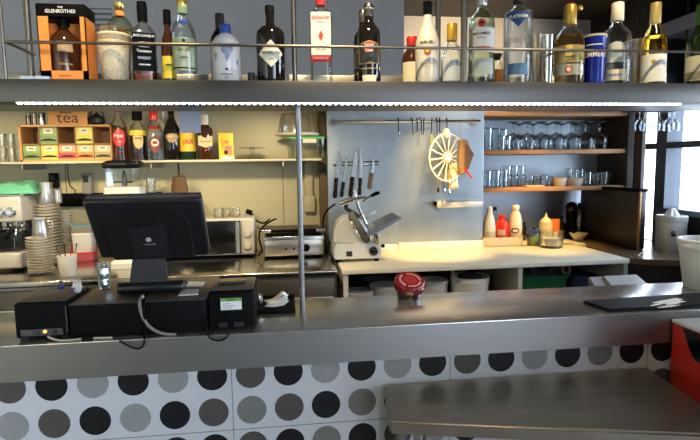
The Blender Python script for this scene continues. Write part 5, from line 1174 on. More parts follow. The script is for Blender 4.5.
# ------------------------------------------------------------------ glasses on the wooden shelves
def pglass(nm, lb, cat, px, ytop, hw, Y, base, prof, grp, mat=None, invert=False):
    p = PY(px, ytop, Y); r = PY(px + hw, ytop, Y).x - p.x; h = p.z - base
    t = thing(nm, lb, cat, (p.x, Y, base), 0, grp)
    return t, r, h
GRIM = pm('rim_smoke', (.12, .12, .13), .15, .3)
def tumbler(px, ytop, hw, Y, base, lb, grp, nm='tumbler'):
    t, r, h = pglass(nm, lb, 'glass', px, ytop, hw, Y, base, None, grp)
    b = B(); lathe(b, [(r * .84, 0), (r * .88, .006), (r, h), (r * .93, h), (r * .80, .012)], 28); mk('glass_body', b, SHG, t)
    b = B(); tube(b, [(r * .97 * math.cos(q * PI / 14), r * .97 * math.sin(q * PI / 14), h) for q in range(28)], .0022, 6, True); mk('rim', b, GRIM, t)
    b = B(); lathe(b, [(r * .83, .0005), (r * .86, .012), (r * .80, .0121)], 24); mk('base', b, SHG, t); return t
SHG = glass('shelf_glass', (.90, .93, .94), (.34, .37, .40), .10)
ZU, ZL = zu, zl
for i, (px, yt, hw) in enumerate(((488, 128, 4.3), (496.5, 128.5, 4.6), (503, 129.5, 4.3))): tumbler(px, yt, hw, 3.68 + .06 * (i % 2), ZU, '%s tall tumbler from the left on the upper wooden shelf' % ORD[i], 'tall tumblers on the upper shelf', 'tall_tumbler')
for i, (px, yt, hw) in enumerate(((501.5, 136, 3.6), (507.5, 136, 3.6))): tumbler(px, yt, hw, 3.635, ZU, ('left', 'right')[i] + ' shorter tumbler in front of the tall ones on the upper shelf', 'short tumblers on the upper shelf')
GB = None
def goblet(px, Y, lb, h=None):
    global GB
    p = PY(px, 140, Y)
    if GB is None:
        GB = thing('goblet', lb, 'glass', (p.x, Y, ZU), 0, 'upturned goblets on the upper shelf'); h = PY(px, 122, Y).z - ZU; r = PY(px + 8.0, 140, Y).x - p.x
        b = B(); lathe(b, [(r * .78, 0), (r * .90, h * .12), (r * 1.0, h * .28), (r * .93, h * .42), (r * .6, h * .54), (r * .18, h * .60)], 30); mk('bowl', b, SHG, GB)
        b = B(); lathe(b, [(r * .18, h * .59), (r * .11, h * .66), (r * .10, h * .90), (r * .2, h * .95)], 16); mk('stem', b, SHG, GB)
        b = B(); lathe(b, [(r * .2, h * .94), (r * .72, h * .985), (r * .74, h), (r * .2, h)], 30); mk('foot', b, GRIM, GB)
        b = B(); tube(b, [(r * .78 * math.cos(q * PI / 14), r * .78 * math.sin(q * PI / 14), .002) for q in range(28)], .002, 6, True); mk('rim', b, GRIM, GB)
    else: dup(GB, (p.x, Y, ZU), label=lb)
for i, px in enumerate((513, 527, 541, 556, 571, 585.5, 599)): goblet(px, 3.67, '%s upturned goblet from the left in the front goblet row' % ORD[i])
for i, px in enumerate((519, 533, 547, 561, 575, 589)): goblet(px, 3.84, '%s upturned goblet from the left in the back goblet row' % ORD[i])
for i, (px, yt, hw) in enumerate(((487.5, 171, 4.2), (496, 170.5, 4.2), (504, 170, 4.0))): tumbler(px, yt, hw, 3.66, ZL, '%s low tumbler from the left on the lower shelf' % ORD[i], 'tumblers on the lower shelf')
for i, px in enumerate((507.5, 514.5, 521)):
    tumbler(px, 176, 3.8, 3.72, ZL, '%s lower glass of the stacked tumblers' % ORD[i].replace('first', 'left').replace('second', 'middle').replace('third', 'right'), 'stacked tumblers on the lower shelf')
    zz = PY(px, 176, 3.72).z + .003; tumbler(px, 166, 3.8, 3.72, zz, '%s top glass of the stacked tumblers' % ('left', 'middle', 'right')[i], 'stacked tumblers on the lower shelf')
for i, px in enumerate((530, 537, 544.5, 549.5)): tumbler(px, 175.5 + (i % 2), 3.5, 3.70 + .03 * (i % 2), ZL, '%s small liqueur glass from the left of the cream bowls' % ORD[i], 'liqueur glasses on the lower shelf', 'small_glass')
p0, p1 = PY(525, 187, 3.64), PY(543, 187, 3.64); b = B(); box(b, p0.x, p1.x, 3.615, 3.68, ZL + .0005, ZL + .012, .003); tag(mk('wooden_board', b, pm('pale_board', (.72, .52, .24), .5, 0, .2)), 'small pale wooden board under the small glasses', 'board')
def sbowl(px, yt, hw, Y, base, lb):
    p = PY(px, yt, Y); r = PY(px + hw, yt, Y).x - p.x; h = p.z - base; t = thing('bowl', lb, 'bowl', (p.x, Y, base), 0, 'cream bowls on the lower shelf')
    b = B(); lathe(b, [(r * .72, 0), (r * .8, .006), (r, h), (r * .95, h), (r * .7, .012)], 30); mk('bowl_body', b, CREAM, t); b = B(); tube(b, [(r * .975 * math.cos(q * PI / 14), r * .975 * math.sin(q * PI / 14), h) for q in range(28)], .0022, 6, True); mk('rim', b, pm('tan_rim', (.5, .38, .22), .4), t); return p.z
sbowl(559.5, 177.5, 6.8, 3.68, ZL, 'left straight cream bowl on the lower wooden shelf'); zt_b = sbowl(574.5, 178.5, 7.8, 3.67, ZL, 'right cream bowl with small glasses stacked above it on the lower shelf')
b = B(); p = PY(574.5, 178, 3.67); box(b, p.x - .06, p.x + .06, 3.62, 3.72, zt_b + .0005, zt_b + .004, .001); tag(mk('saucer_tray', b, CREAM), 'thin cream plate resting on the right cream bowl', 'plate')
for i, px in enumerate((569.5, 575, 580.5)): tumbler(px, 169, 2.7, 3.66, zt_b + .0045, ('left', 'middle', 'right')[i] + ' little glass on the plate above the right cream bowl', 'little glasses above the cream bowl', 'small_glass')
for i, (px, Y) in enumerate(((588, 3.70), (596, 3.74), (604, 3.70), (611, 3.76))): tumbler(px, 172 + i % 2, 3.8, Y, ZL, '%s small dark glass right of the cream bowls' % ORD[i], 'small glasses at the right of the lower shelf', 'small_glass')
# tall dark bottle corner of the cabinet is left empty
# hanging wine glasses by the window
hy = 3.02; rz_ = PY(655, 111, hy).z
xs = [640.5, 648, 655.5, 662.5, 669.5, 677]
t = thing('glass_rack', 'dark hanging glass rack in front of the window top', 'rack', (PY(658, 111, hy).x, hy, rz_)); rx0, rx1 = PY(634, 111, hy).x - t.location.x, PY(684, 111, hy).x - t.location.x
b = B()
for px in xs:
    x = PY(px, 111, hy).x - t.location.x
    for s in (-.012, .012): box(b, x + s - .004, x + s + .004, -.10, .12, 0, .006)
mk('glass_rail', b, DARK, t, False)
b = B(); box(b, rx0, rx1, -.12, -.10, .0, .03, .003); box(b, rx0, rx1, .10, .12, .0, .03, .003); mk('crossbar', b, FRAME, t)
for sx_ in (rx0 + .01, rx1 - .01):
    b = B(); lathe(b, [(.006, .02), (.006, CE - rz_)], 10, sx_, 0); mk('hanger_rod', b, DARK, t)
WG = None
for i, px in enumerate(xs):
    p = PY(px, 111, hy); lb = '%s hanging wine glass from the left in front of the window' % ORD[i]; p = Vector((p.x, hy + .02 * (i % 2), rz_))
    if WG is None:
        WG = thing('hanging_wine_glass', lb, 'wine glass', tuple(p), 0, 'wine glasses hanging by the window'); h = .175; r = .034; HG = glass('hanging_glass', (.84, .88, .92), (.22, .26, .32), .14)
        b = B(); lathe(b, [(r * .9, .0062), (r * .5, .010), (.007, .016), (.0045, .024)], 26, cap1=True); mk('foot', b, HG, WG)
        b = B(); lathe(b, [(.0045, .020), (.004, -.035), (.007, -.05)], 14); mk('stem', b, HG, WG)
        hb = rz_ - PY(640.5, 131, hy).z
        b = B(); lathe(b, [(.007, -.048), (r * .7, -.065), (r, -.085), (r * .95, -hb * .85), (r * .82, -hb)], 28, cap1=False); mk('bowl', b, HG, WG)
    else: dup(WG, tuple(p), label=lb)
# citrus juicer on the ledge
jx = 2.56; p = PZ(672, 251, .951); jY = p.y + .05; jp = PY(670.5, 240, jY); jr = (PY(684, 240, jY).x - jp.x) * .80; f = lambda y: PY(672, y, jY).z - .951
t = thing('citrus_juicer', 'white electric citrus juicer with ribbed cone on the window ledge', 'juicer', (jp.x, jY, .951)); JW = pm('juicer_white', (.88, .88, .88), .3, 0, .02, sss=.7)
b = B(); lathe(b, [(jr * .92, 0, 3.4), (jr * .96, .01, 3.4), (jr * 1.0, f(222), 3.4), (jr * .98, f(220.5), 3.4)], 40); mk('body', b, JW, t)
b = B(); lathe(b, [(jr * 1.03, f(222), 3), (jr * 1.06, f(220), 3), (jr * 1.06, f(216), 3), (jr * .98, f(215), 3), (jr * .9, f(218), 3)], 40); mk('bowl', b, WHITE, t)
b = B(); n_ = 32; rings = []
for k, (rr, zz) in enumerate(((.52, 217), (.50, 214.5), (.36, 211), (.16, 208.3))):
    rings.append([b.verts.new((jr * rr * (1 + .12 * math.cos(q * 2 * PI / n_ * 8)) * math.cos(q * 2 * PI / n_), jr * rr * (1 + .12 * math.cos(q * 2 * PI / n_ * 8)) * math.sin(q * 2 * PI / n_), f(zz))) for q in range(n_)])
for a_, b_ in zip(rings, rings[1:]): quad_ring(b, a_, b_)
b.faces.new(rings[-1]); mk('reamer_cone', b, JW, t)
b = B(); tube(b, [(-jr * .55, -jr * .92, f(231)), (-jr * .75, -jr * 1.2, f(233))], .014, 14); mk('spout', b, pm('spout_dark', (.12, .09, .07), .4), t)

# ------------------------------------------------------------------ things on the bar
# printers
def printer(nm, lb, px0, px1, ybot, ytop, Y, dep, cat='printer'):
    a, c = PY(px0, ybot, Y), PY(px1, ytop, Y); t = thing(nm, lb, cat, ((a.x + c.x) / 2, Y, BZ)); return t, (c.x - a.x) / 2, PY((px0 + px1) / 2, ytop, Y).z - BZ
py = 1.405; t, hw_, h = printer('receipt_printer', 'black receipt printer with orange light at the left bar end', 16, 66, 341, 303, py, .15)
PTOP = pm('printer_top_lit', (.05, .038, .028), .35, 0, .1)  # brown of the lit top edge put into the cover's colour
b = B(); box(b, -hw_, hw_, 0, .17, .008, h, .006, 3); mk('casing', b, BLACK, t)
b = B(); box(b, -hw_ + .004, hw_ - .004, .012, .165, h - .001, h + .004, .002); mk('cover', b, PTOP, t)
b = B(); box(b, -hw_ + .014, hw_ - .012, -.003, 0, .014, .032, .001); ip = mk('interface_panel', b, pm('interface_grey', (.045, .045, .045), .4), t)
for u0, u1 in ((-.3, -.05), (.42, .6)):
    b = B(); box(b, hw_ * u0, hw_ * u1, -.005, -.003, .018, .028); mk('socket', b, BLACKG, ip, False)
b = B(); lathe(b, [(.0035, 0), (.0035, .003)], 12); k = mk('status_light', b, pm('orange_led', (.9, .4, .05), .4, emit=(1, .42, .06), es=6), ip); k.location = (PY(46, 331, py).x - t.location.x, -.0045, .026); k.rotation_euler = (PI / 2, 0, 0)
for i in range(4):
    b = B(); box(b, (-1, 1)[i % 2] * hw_ * .8 - .008, (-1, 1)[i % 2] * hw_ * .8 + .008, .01 + .13 * (i // 2), .026 + .13 * (i // 2), 0, .01); mk('foot', b, DARK, t)
b = B(); tube(b, [(hw_ - .001, -.002, .02), (hw_ - .001, -.002, h - .012)], .0025, 6); mk('edge_seam', b, DARK, t)
pt = t
t, hw_, h = printer('receipt_printer', 'black receipt printer with green and white sticker right of the cash drawer', 209, 254, 332, 292, 1.405, .15)
b = B(); box(b, -hw_, hw_, 0, .17, .006, h, .008, 3); mk('casing', b, BLACK, t)
b = B(); box(b, -hw_ + .006, hw_ - .004, .02, .165, h - .001, h + .005, .003); cv = mk('cover', b, pm('printer_cover', (.09, .075, .06), .3), t)
b = B(); box(b, -hw_ * .7, hw_ * .55, .06, .14, h + .005, h + .008, .001); mk('paper_slot', b, BLACKG, cv)
x0, x1 = PY(220.5, 305, 1.405).x - t.location.x, PY(242, 305, 1.405).x - t.location.x; z0, z1 = PY(231, 310, 1.405).z - BZ, PY(231, 298, 1.405).z - BZ
b = B(); box(b, x0, x1, -.0015, 0, z0, z1); st = mk('sticker', b, pm('sticker_green', (.20, .36, .10), .5), t, False)
b = B(); box(b, x0 + .001, x1 - .001, -.0022, -.0012, z0 + .002, z0 + (z1 - z0) * .74); mk('sticker_panel', b, PAPER, st, False)
b = B()
for k in range(3): box(b, x0 + .006, x0 + (.03, .036, .026)[k], -.003, -.002, z0 + .006 + .006 * k, z0 + .0075 + .006 * k)
mk('print_lines', b, pm('grey_ink', (.3, .3, .3), .6), st, False)
b = B(); text(b, '#5', (x1 - x0) * .38, (z1 - z0) * .16, flat_fn(-.0024, z1 - (z1 - z0) * .13, (x0 + x1) / 2)); mk('lettering', b, pm('dark_green_ink', (.04, .14, .03), .6), st, False)
for u0, u1 in ((-.55, -.2), (.1, .5)):
    b = B(); box(b, hw_ * u0, hw_ * u1, -.004, 0, .012, .025); mk('socket', b, pm('socket_grey', (.014, .014, .014), .4), t, False)
# cash drawer
x0, x1 = PY(69, 320, 1.402).x, PY(207, 316, 1.402).x; h = .093; DX, DY = (x0 + x1) / 2, 1.402
t = thing('cash_drawer', 'wide black cash drawer under the monitor on the bar', 'cash drawer', (DX, DY, BZ)); hw_ = (x1 - x0) / 2; hw_ = min(hw_, (PY(209, 320, 1.405).x - .002) - DX)
DTOP = pm('drawer_top', (.055, .042, .032), .3, 0, .12, 30)
b = B(); box(b, -hw_, hw_, .0, .30, .004, h, .004); mk('casing', b, BLACK, t)
b = B(); box(b, -hw_, hw_, .0, .30, h - .001, h + .001, .0006); mk('top_plate', b, DTOP, t)
for i in range(4):
    b = B(); lathe(b, [(.012, 0), (.012, .006)], 12, (-1, 1)[i % 2] * hw_ * .85, .03 + .24 * (i // 2)); mk('foot', b, DARK, t)
ZD = BZ + h + .001
# monitor
mb = PZ(146, 293, ZD)
T0, T1, B0, B1 = (86, 202), (205, 198), (96, 257), (206.5, 258)
yt_, yb_ = mb.y - .14, mb.y - .03
cT = (PY(*T0, yt_) + PY(*T1, yt_)) / 2; cB = (PY(*B0, yb_) + PY(*B1, yb_)) / 2
Wt = PY(*T1, yt_).x - PY(*T0, yt_).x; Wb = PY(*B1, yb_).x - PY(*B0, yb_).x
t = thing('monitor', 'black touch screen monitor seen from behind on the cash drawer', 'monitor', (mb.x, mb.y, ZD)); L0 = Vector((mb.x, mb.y, ZD))
Wm = (Wt + Wb) / 2; up_ = (cT - cB); up_.x = 0; Hm = up_.length; up_.normalize(); rt_ = Vector((1, 0, 0)); rt_ = (rt_ - up_ * rt_.dot(up_)).normalized(); nb = up_.cross(rt_).normalized()
nb = rt_.cross(up_).normalized()          # points to the customer side (-Y)
if nb.y > 0: nb = -nb
MM = Matrix((rt_, up_, nb)).transposed().to_4x4(); MM.translation = (cT + cB) / 2 - L0
MBK = pm('monitor_black', (.010, .010, .011), .32, 0, .08, 90, .02)
def M_(name, b, mat, parent=t, sm=True):
    bmesh.ops.transform(b, matrix=MM, verts=b.verts[:]); return mk(name, b, mat, parent, sm)
hW, hH = Wm / 2, Hm / 2
b = B(); box(b, -hW, hW, -hH, hH, -.030, 0, .010, 4); hs = M_('rear_housing', b, MBK)
b = B(); box(b, -hW + .004, hW - .004, -hH + .004, hH - .004, -.036, -.028, .002); M_('screen', b, BLACKG)
def arch(b, w, y0, y1, rr, z0, z1, n=10):
    pts = [(-w, y0)] + [(-w + rr - rr * math.cos(PI / 2 * k / n), y1 - rr + rr * math.sin(PI / 2 * k / n)) for k in range(n + 1)] + [(w - rr + rr * math.sin(PI / 2 * k / n), y1 - rr + rr * math.cos(PI / 2 * k / n)) for k in range(n + 1)] + [(w, y0)]
    prism(b, [Vector((x, y, z0)) for x, y in pts], (0, 0, z1 - z0))
b = B(); arch(b, hW * .74, -hH * .98, hH * .72, hH * .55, -.002, .012); bmesh.ops.bevel(b, geom=b.edges[:], offset=.004, segments=3, affect='EDGES'); M_('raised_panel', b, MBK, hs)
b = B(); arch(b, hW * .32, -hH * .82, hH * .30, hH * .22, .010, .024); bmesh.ops.bevel(b, geom=b.edges[:], offset=.004, segments=3, affect='EDGES'); hc = M_('hinge_cover', b, pm('hinge_black', (.016, .016, .018), .3, 0, .08), hs)
b = B()
for k in range(2): box(b, (-.30, .06)[k] * hW, (-.295, .065)[k] * hW, hH * .74, hH * .99, -.001, .0008)
M_('seam', b, BLACKG, hs, False)
MK = pm('logo_silver', (.45, .47, .5), .35, .3)
b = B(); lx, ly = 0, -.13 * hH
tube(b, [(lx + .0062 * math.cos(q * PI / 10), ly + .0062 * math.sin(q * PI / 10), .0246) for q in range(20)], .0016, 6, True)
tube(b, smooth_path([(lx - .003, ly - .003, .0248), (lx + .003, ly - .001, .0248), (lx - .002, ly + .002, .0248), (lx + .004, ly + .004, .0248)]), .0012, 6)
text(b, 'concord', .030, .0055, lambda u, v: (lx + u, ly - .016 + v, .0246)); M_('logo', b, MK, hc, False)
b = B(); box(b, -hW * .42, -hW * .24, -hH * .97, -hH * .80, -.001, .004, .001); M_('port_cover', b, BLACKG, hs)
# stand
g = lambda x, y, Y: PY(x, y, Y) - L0
b = B(); yy0, yy1 = yb_ + .02, mb.y - .005
prism(b, [g(133, 252, yy0), g(164, 251, yy0), g(168, 290, yy1), g(128, 291, yy1)], (0, .018, 0)); bmesh.ops.bevel(b, geom=b.edges[:], offset=.003, segments=2, affect='EDGES'); mk('neck', b, pm('neck_grey', (.028, .027, .028), .4), t)
p0, p1 = PZ(114, 298, ZD), PZ(180.5, 296, ZD); xx0, xx1 = p0.x - L0.x, p1.x - L0.x; rb = .017
b = B(); tube(b, [(xx0, 0, rb), (xx0 + .004, 0, rb), (xx1 - .004, 0, rb), (xx1, 0, rb)], [rb * .9, rb, rb, rb * .9], 20); mk('base_roll', b, MBK, t)
b = B(); box(b, xx0 + .01, xx1 - .01, 0, .10, 0, .012, .004); mk('base_plate', b, BLACK, t)
# glass with foil, cards
p = PZ(104.5, 291, ZD); gx = PY(104.5, 280, p.y + .022); r = PY(111, 270, p.y + .022).x - gx.x; h = PY(104, 262.5, p.y + .022).z - ZD
t = thing('tall_glass', 'clear glass with crumpled foil inside left of the monitor stand', 'glass', (gx.x, p.y + .022, ZD))
b = B(); lathe(b, [(r * .72, 0), (r * .76, .004), (r, h), (r * .92, h), (r * .68, .008)], 28); mk('glass_body', b, CLEAR2, t)
b = B(); lathe(b, [(r * .5, .009), (r * .66, h * .2), (r * .6, h * .4), (r * .78, h * .6), (r * .7, h * .8), (r * .86, h * .93), (r * .4, h * .95)], 11); mk('foil', b, pm('foil', (.7, .7, .72), .25, .9, .2, 80, .6), t, False)
for i, (c4, lb) in enumerate((([(186, 286.5), (189.5, 282.5), (205, 282.8), (202.5, 287)], 'rear white card on the cash drawer right of the monitor'), ([(178.5, 296), (182, 290.5), (199, 290), (198, 295)], 'front white card lying against the monitor base'))):
    P_ = [PZ(x, y, ZD + .001) for x, y in c4]; q = sum(P_, Vector()) / 4
    b = B(); prism(b, [p - q for p in P_], (0, 0, .003)); o = tag(mk('paper_card', b, PAPER, None, False, loc=q), lb, 'card')
# bits on left printer: blue pen cap, white wrapper
zp = BZ + PY(41, 303, py).z - BZ + .004
p = PZ(57, 291, zp); t = thing('blue_stamp', 'small blue stamp standing behind the left printer', 'stamp', (p.x, 1.55, zp)); BLS = pm('stamp_blue', (.03, .035, .20), .35)
b = B(); box(b, -.008, .008, -.006, .006, 0, .012, .002); mk('base', b, BLS, t); b = B(); lathe(b, [(.003, .012), (.004, .018), (.0055, .023), (.003, .027)], 14); mk('knob', b, CHROME, t)
p = PZ(76, 295, zp - .003); b = B()
t = thing('paper_wrapper', 'crumpled white and blue wrapper between left printer and cash drawer', 'wrapper', (PY(77, 290, 1.50).x, 1.50, zp - .001))
b = B(); bmesh.ops.create_icosphere(b, subdivisions=3, radius=.013)
for v in b.verts:
    n_ = v.co.normalized(); v.co *= 1 + .3 * math.sin(n_.x * 11) * math.cos(n_.y * 9 + n_.z * 7); v.co.x *= .9; v.co.z = v.co.z * 1.0 + .013
mk('paper_body', b, pm('wrapper_white', (.55, .52, .50), .5, 0, .2, 80), t, False)
b = B(); box(b, -.010, .0, -.014, -.006, .006, .016, .002); mk('blue_print', b, BLS, t)
b = B(); tube(b, smooth_path([(-.008, -.005, .02), (-.002, -.006, .035), (.006, -.004, .026)]), .0015, 5); tube(b, smooth_path([(.004, 0, .02), (.012, -.004, .034), (.014, -.008, .012)]), .0016, 5); mk('strip', b, pm('strip_clear', (.6, .58, .55), .3), t)
# tray with receipts, metal cup
a, c = PZ(254, 316, BZ), PZ(303, 314, BZ)
tyy = 1.545; x0, x1 = PY(252, 313, tyy).x + .004, PY(299.0, 310, tyy).x - .011
t = thing('bill_tray', 'black flat bill tray on the bar right of the printer', 'tray', ((x0 + x1) / 2, tyy, BZ)); hw_ = (x1 - x0) / 2
b = B(); box(b, -hw_, hw_, 0, .14, 0, .016, .003); box(b, -hw_, hw_, .132, .14, .016, .026, .002); mk('tray_body', b, BLACK, t)
zt_ = BZ + .0165; t2 = thing('receipt_pile', 'small pile of curled white receipts on the black bill tray', 'receipts', (PY(277, 305, tyy + .05).x, tyy + .05, zt_))
for k in range(4):
    b = B(); n_ = 8; L_ = .032; pr = []
    for i in range(n_ + 1):
        u = i / n_; pr.append((-L_ + 2 * L_ * u, .003 * k + .014 * max(0, u - .45) ** 1.2 * (1 + .6 * k) + .001 * k))
    vs = [[b.verts.new((x, y, z)) for x, z in pr] for y in (-.028 + .003 * k, .028 + .002 * k)]
    for i in range(n_): b.faces.new((vs[0][i], vs[0][i + 1], vs[1][i + 1], vs[1][i]))
    o = mk('receipt', b, PAPER, t2); o.rotation_euler = (0, 0, .25 * k - .3); o.modifiers.new('thickness', 'SOLIDIFY').thickness = .0006
b = B(); vs = [[b.verts.new((.0 + .030 * i / 4, y, .020 + .018 * math.sin(i / 4 * 2.6) )) for i in range(5)] for y in (-.022, .022)]
for i in range(4): b.faces.new((vs[0][i], vs[0][i + 1], vs[1][i + 1], vs[1][i]))
o = mk('receipt', b, PAPER, t2); o.modifiers.new('thickness', 'SOLIDIFY').thickness = .001
p = PY(258, 302, tyy + .06); r = .0125; t = thing('bill_cup', 'small polished metal cup beside the right printer on the tray', 'cup', (p.x + .004, tyy + .055, zt_)); h = PY(258, 295, tyy + .05).z - zt_
b = B(); lathe(b, [(r * .85, 0), (r * .95, .003), (r, h), (r * .92, h), (r * .85, .005)], 24); mk('cup_body', b, CHROME, t); b = B(); tube(b, [(r * math.cos(q * PI / 10), r * math.sin(q * PI / 10), h) for q in range(20)], .0012, 6, True); mk('rim', b, CHROME, t)
# cables
def cable(nm, lb, pts, r, mat): b = B(); tube(b, smooth_path(pts), r, 8); return tag(mk(nm, b, mat), lb, 'cable')
GREYC = pm('grey_cable', (.22, .21, .20), .4)
p = mb
cable('monitor_cable', 'grey cable looping from the monitor base down the drawer front', [PZ(146, 294, ZD + .02) + Vector((0, -.03, 0)), PY(141, 296, 1.48), PY(139.5, 301, 1.398), PY(141, 312, 1.392), PY(147, 324, 1.390), PY(156, 331, 1.390), PY(166, 334, 1.391), PY(176, 334.5, 1.391)], .0042, GREYC)
cable('monitor_lead', 'black lead bending over the monitor base roll', [PY(166, 285, 1.60), PY(158, 289, 1.56), PY(150, 293, 1.52), PY(146, 296, 1.47), PY(143.5, 302, 1.395), PY(144.5, 320, 1.390), PY(145.5, 336, 1.388)], .0035, BLACK)
cable('looped_cable', 'thin black cable drooping over the bar edge below the drawer', [PY(118, 340, 1.385), PY(124, 343.5, 1.366), PY(131, 347, 1.362), PY(138, 348.5, 1.362), PY(143, 346, 1.362), PY(144.5, 340, 1.366), PY(145, 334, 1.39)], .0025, BLACK)
cable('looped_cable', 'thin black cable drooping over the bar edge below right printer', [PY(206, 318, 1.385), PY(207, 330, 1.372), PY(208, 335, 1.366), PY(212, 339, 1.362), PY(219, 340.5, 1.362), PY(226, 338, 1.363), PY(229, 333, 1.385)], .0025, BLACK)
cable('printer_cable', 'beige cable from the left printer to the black connector', [PY(48, 336.5, 1.398), PY(53, 339, 1.392), PY(60, 340.5, 1.390), PY(72, 340, 1.390), PY(84, 338.5, 1.390), PY(100, 338, 1.390), PY(112, 337.5, 1.391)], .003, pm('beige_cable', (.38, .33, .26), .4))
b = B(); tube(b, [PY(82, 339.2, 1.388), PY(93, 338, 1.388)], .0052, 8); tag(mk('cable_connector', b, BLACK), 'black cable connector lying on the bar edge under the drawer', 'connector')
# jar with red lid
p = PZ(409, 301, BZ); jY = p.y + .045; jp = PY(409, 290, jY); r = PY(422, 290, jY).x - jp.x
t = thing('lidded_jar', 'dark glass jar with big red printed lid on the bar', 'jar', (jp.x, jY, BZ), 0); f = lambda y: PY(409, y, jY).z - BZ
h1 = f(287.5)
b = B(); lathe(b, [(r * .86, 0), (r * .90, .004), (r * .88, h1)], 36); mk('glass_body', b, DKBOT, t)
tilt = Matrix.Translation((0, 0, h1 + .004)) @ Matrix.Rotation(math.radians(24), 4, 'X') @ Matrix.Rotation(math.radians(3), 4, 'Y')
LID = pm('lid_red', (.17, .008, .014), .22, 0, .1)
lh = .028; LR = r * 1.12
b = B(); n_ = 64; rings = []
for rr, zz, am in ((1.0, -.004, 1), (1.03, .002, 1), (1.03, lh * .62, 1), (.99, lh * .85, .4), (.93, lh * .98, 0), (.82, lh, 0), (.78, lh * .96, 0)):
    rings.append([b.verts.new(((LR * (rr + .025 * am * math.cos(q * PI * 2 / n_ * 20)) * math.cos(q * 2 * PI / n_)), LR * (rr + .025 * am * math.cos(q * PI * 2 / n_ * 20)) * math.sin(q * 2 * PI / n_), zz)) for q in range(n_)])
for a_, b_ in zip(rings, rings[1:]): quad_ring(b, a_, b_)
b.faces.new(rings[-1]); b.faces.new(list(reversed(rings[0])))
bmesh.ops.transform(b, matrix=tilt, verts=b.verts[:]); ld = mk('lid', b, LID, t)
b2 = B()
for k in range(30):
    if k in (9, 10, 20, 29): continue
    a_ = 2 * PI * k / 30
    for q in range(2): box(b2, -.0022, .0022, -.0007, .0007, 0, .0005, 0, 2, Matrix.Translation((LR * (.62 + .13 * q) * math.cos(a_), LR * (.62 + .13 * q) * math.sin(a_), lh * .965)) @ Matrix.Rotation(a_ + PI / 2, 4, 'Z'))
    box(b2, -.0008, .0008, -.0032, .0032, 0, .0005, 0, 2, Matrix.Translation((LR * .685 * math.cos(a_), LR * .685 * math.sin(a_), lh * .965)) @ Matrix.Rotation(a_ + PI / 2 + .05, 4, 'Z'))
bmesh.ops.transform(b2, matrix=tilt, verts=b2.verts[:]); mk('ring_print', b2, pm('pink_ink', (.75, .48, .48), .5), ld, False)
b2 = B(); lathe(b2, [(LR * .46, lh * .97), (LR * .42, lh * .985)], 36)
bmesh.ops.transform(b2, matrix=tilt, verts=b2.verts[:]); mk('centre_disc', b2, pm('lid_red_centre', (.26, .02, .025), .35, 0, .3, 200), ld)
# bar mat with logo
mz = BZ + .0005
q0, q1, q2 = PZ(582.5, 303.3, mz), PZ(610, 313, mz), PZ(699, 295.5, mz)
c4 = [(q0.x, q0.y), (q1.x, 1.392), (1.62, 1.392), (1.62, q2.y), (q2.x, q2.y)]
t = thing('bar_mat', 'black rubber bar mat with white swirl print on the right bar end', 'bar mat', (c4[1][0], c4[1][1], BZ))
b = B(); prism(b, [(x - c4[1][0], y - c4[1][1], .0005) for x, y in c4], (0, 0, .010)); bmesh.ops.bevel(b, geom=b.edges[:], offset=.003, segments=2, affect='EDGES'); mk('mat_body', b, pm('rubber_black', (.006, .0065, .008), .6, 0, .15, 200, .15, spec=.15), t)
def mp(x, y): p = PZ(x, y, BZ + .0112); return Vector((p.x - c4[1][0], p.y - c4[1][1], .0112))
b = B()
for a_, c_ in (((648, 306.5), (672, 301)), ((650, 303.5), (676, 299)), ((655, 308), (681, 305)), ((664, 304.5), (680, 303))):
    pts = []; n_ = 10
    u0, u1 = Vector(a_), Vector(c_); d = (u1 - u0); pr = Vector((-d.y, d.x)).normalized()
    for i in range(n_ + 1): q = u0 + d * (i / n_) + pr * (.8 * math.sin(i / n_ * PI)); pts.append(mp(q.x, q.y))
    for i in range(n_, -1, -1): q = u0 + d * (i / n_) - pr * (.9 * math.sin(i / n_ * PI)); pts.append(mp(q.x, q.y))
    prism(b, pts[:-1][1:], (0, 0, .0006))
prism(b, [mp(x, y) for x, y in ((664, 303.5), (668, 299.5), (676, 298), (683, 299.5), (679, 301), (686, 301.5), (678, 303), (671, 304.5))], (0, 0, .0007))
mk('swirl_print', b, PAPER, t, False)
# translucent white tub on the bar
ybk = 1.625; c0 = PY(708, 260, ybk); r = c0.x - PY(684, 245, ybk).x; f = lambda y: PY(701, y, ybk).z - BZ
t = thing('white_tub', 'translucent white plastic tub on the far right of the bar', 'tub', (c0.x, ybk, BZ)); TUBW = pm('tub_milky', (.86, .86, .87), .3, 0, .02, sss=.6)
h = f(239)
b = B(); lathe(b, [(r * .72, 0), (r * .74, .004), (r * .95, h * .84), (r * 1.0, h * .85), (r * 1.0, h * .97), (r * .97, h), (r * .92, h), (r * .70, .01)], 40); mk('tub_body', b, TUBW, t)
b = B(); tube(b, [(r * 1.0 * math.cos(q * PI / 18), r * 1.0 * math.sin(q * PI / 18), h * .97) for q in range(36)], .0025, 6, True); mk('rim', b, TUBW, t)
# grey card hanging behind the overhead shelf
a, c = PY(180, 133, 1.70), PY(200, 103, 1.70)
b = B(); box(b, a.x, c.x, 1.694, 1.6965, a.z, SZ + .02, .0005); tag(mk('hanging_card', b, pm('grey_card', (.30, .31, .38), .5, 0, .06), None, False), 'plain blue grey card hanging down behind the overhead shelf', 'card')

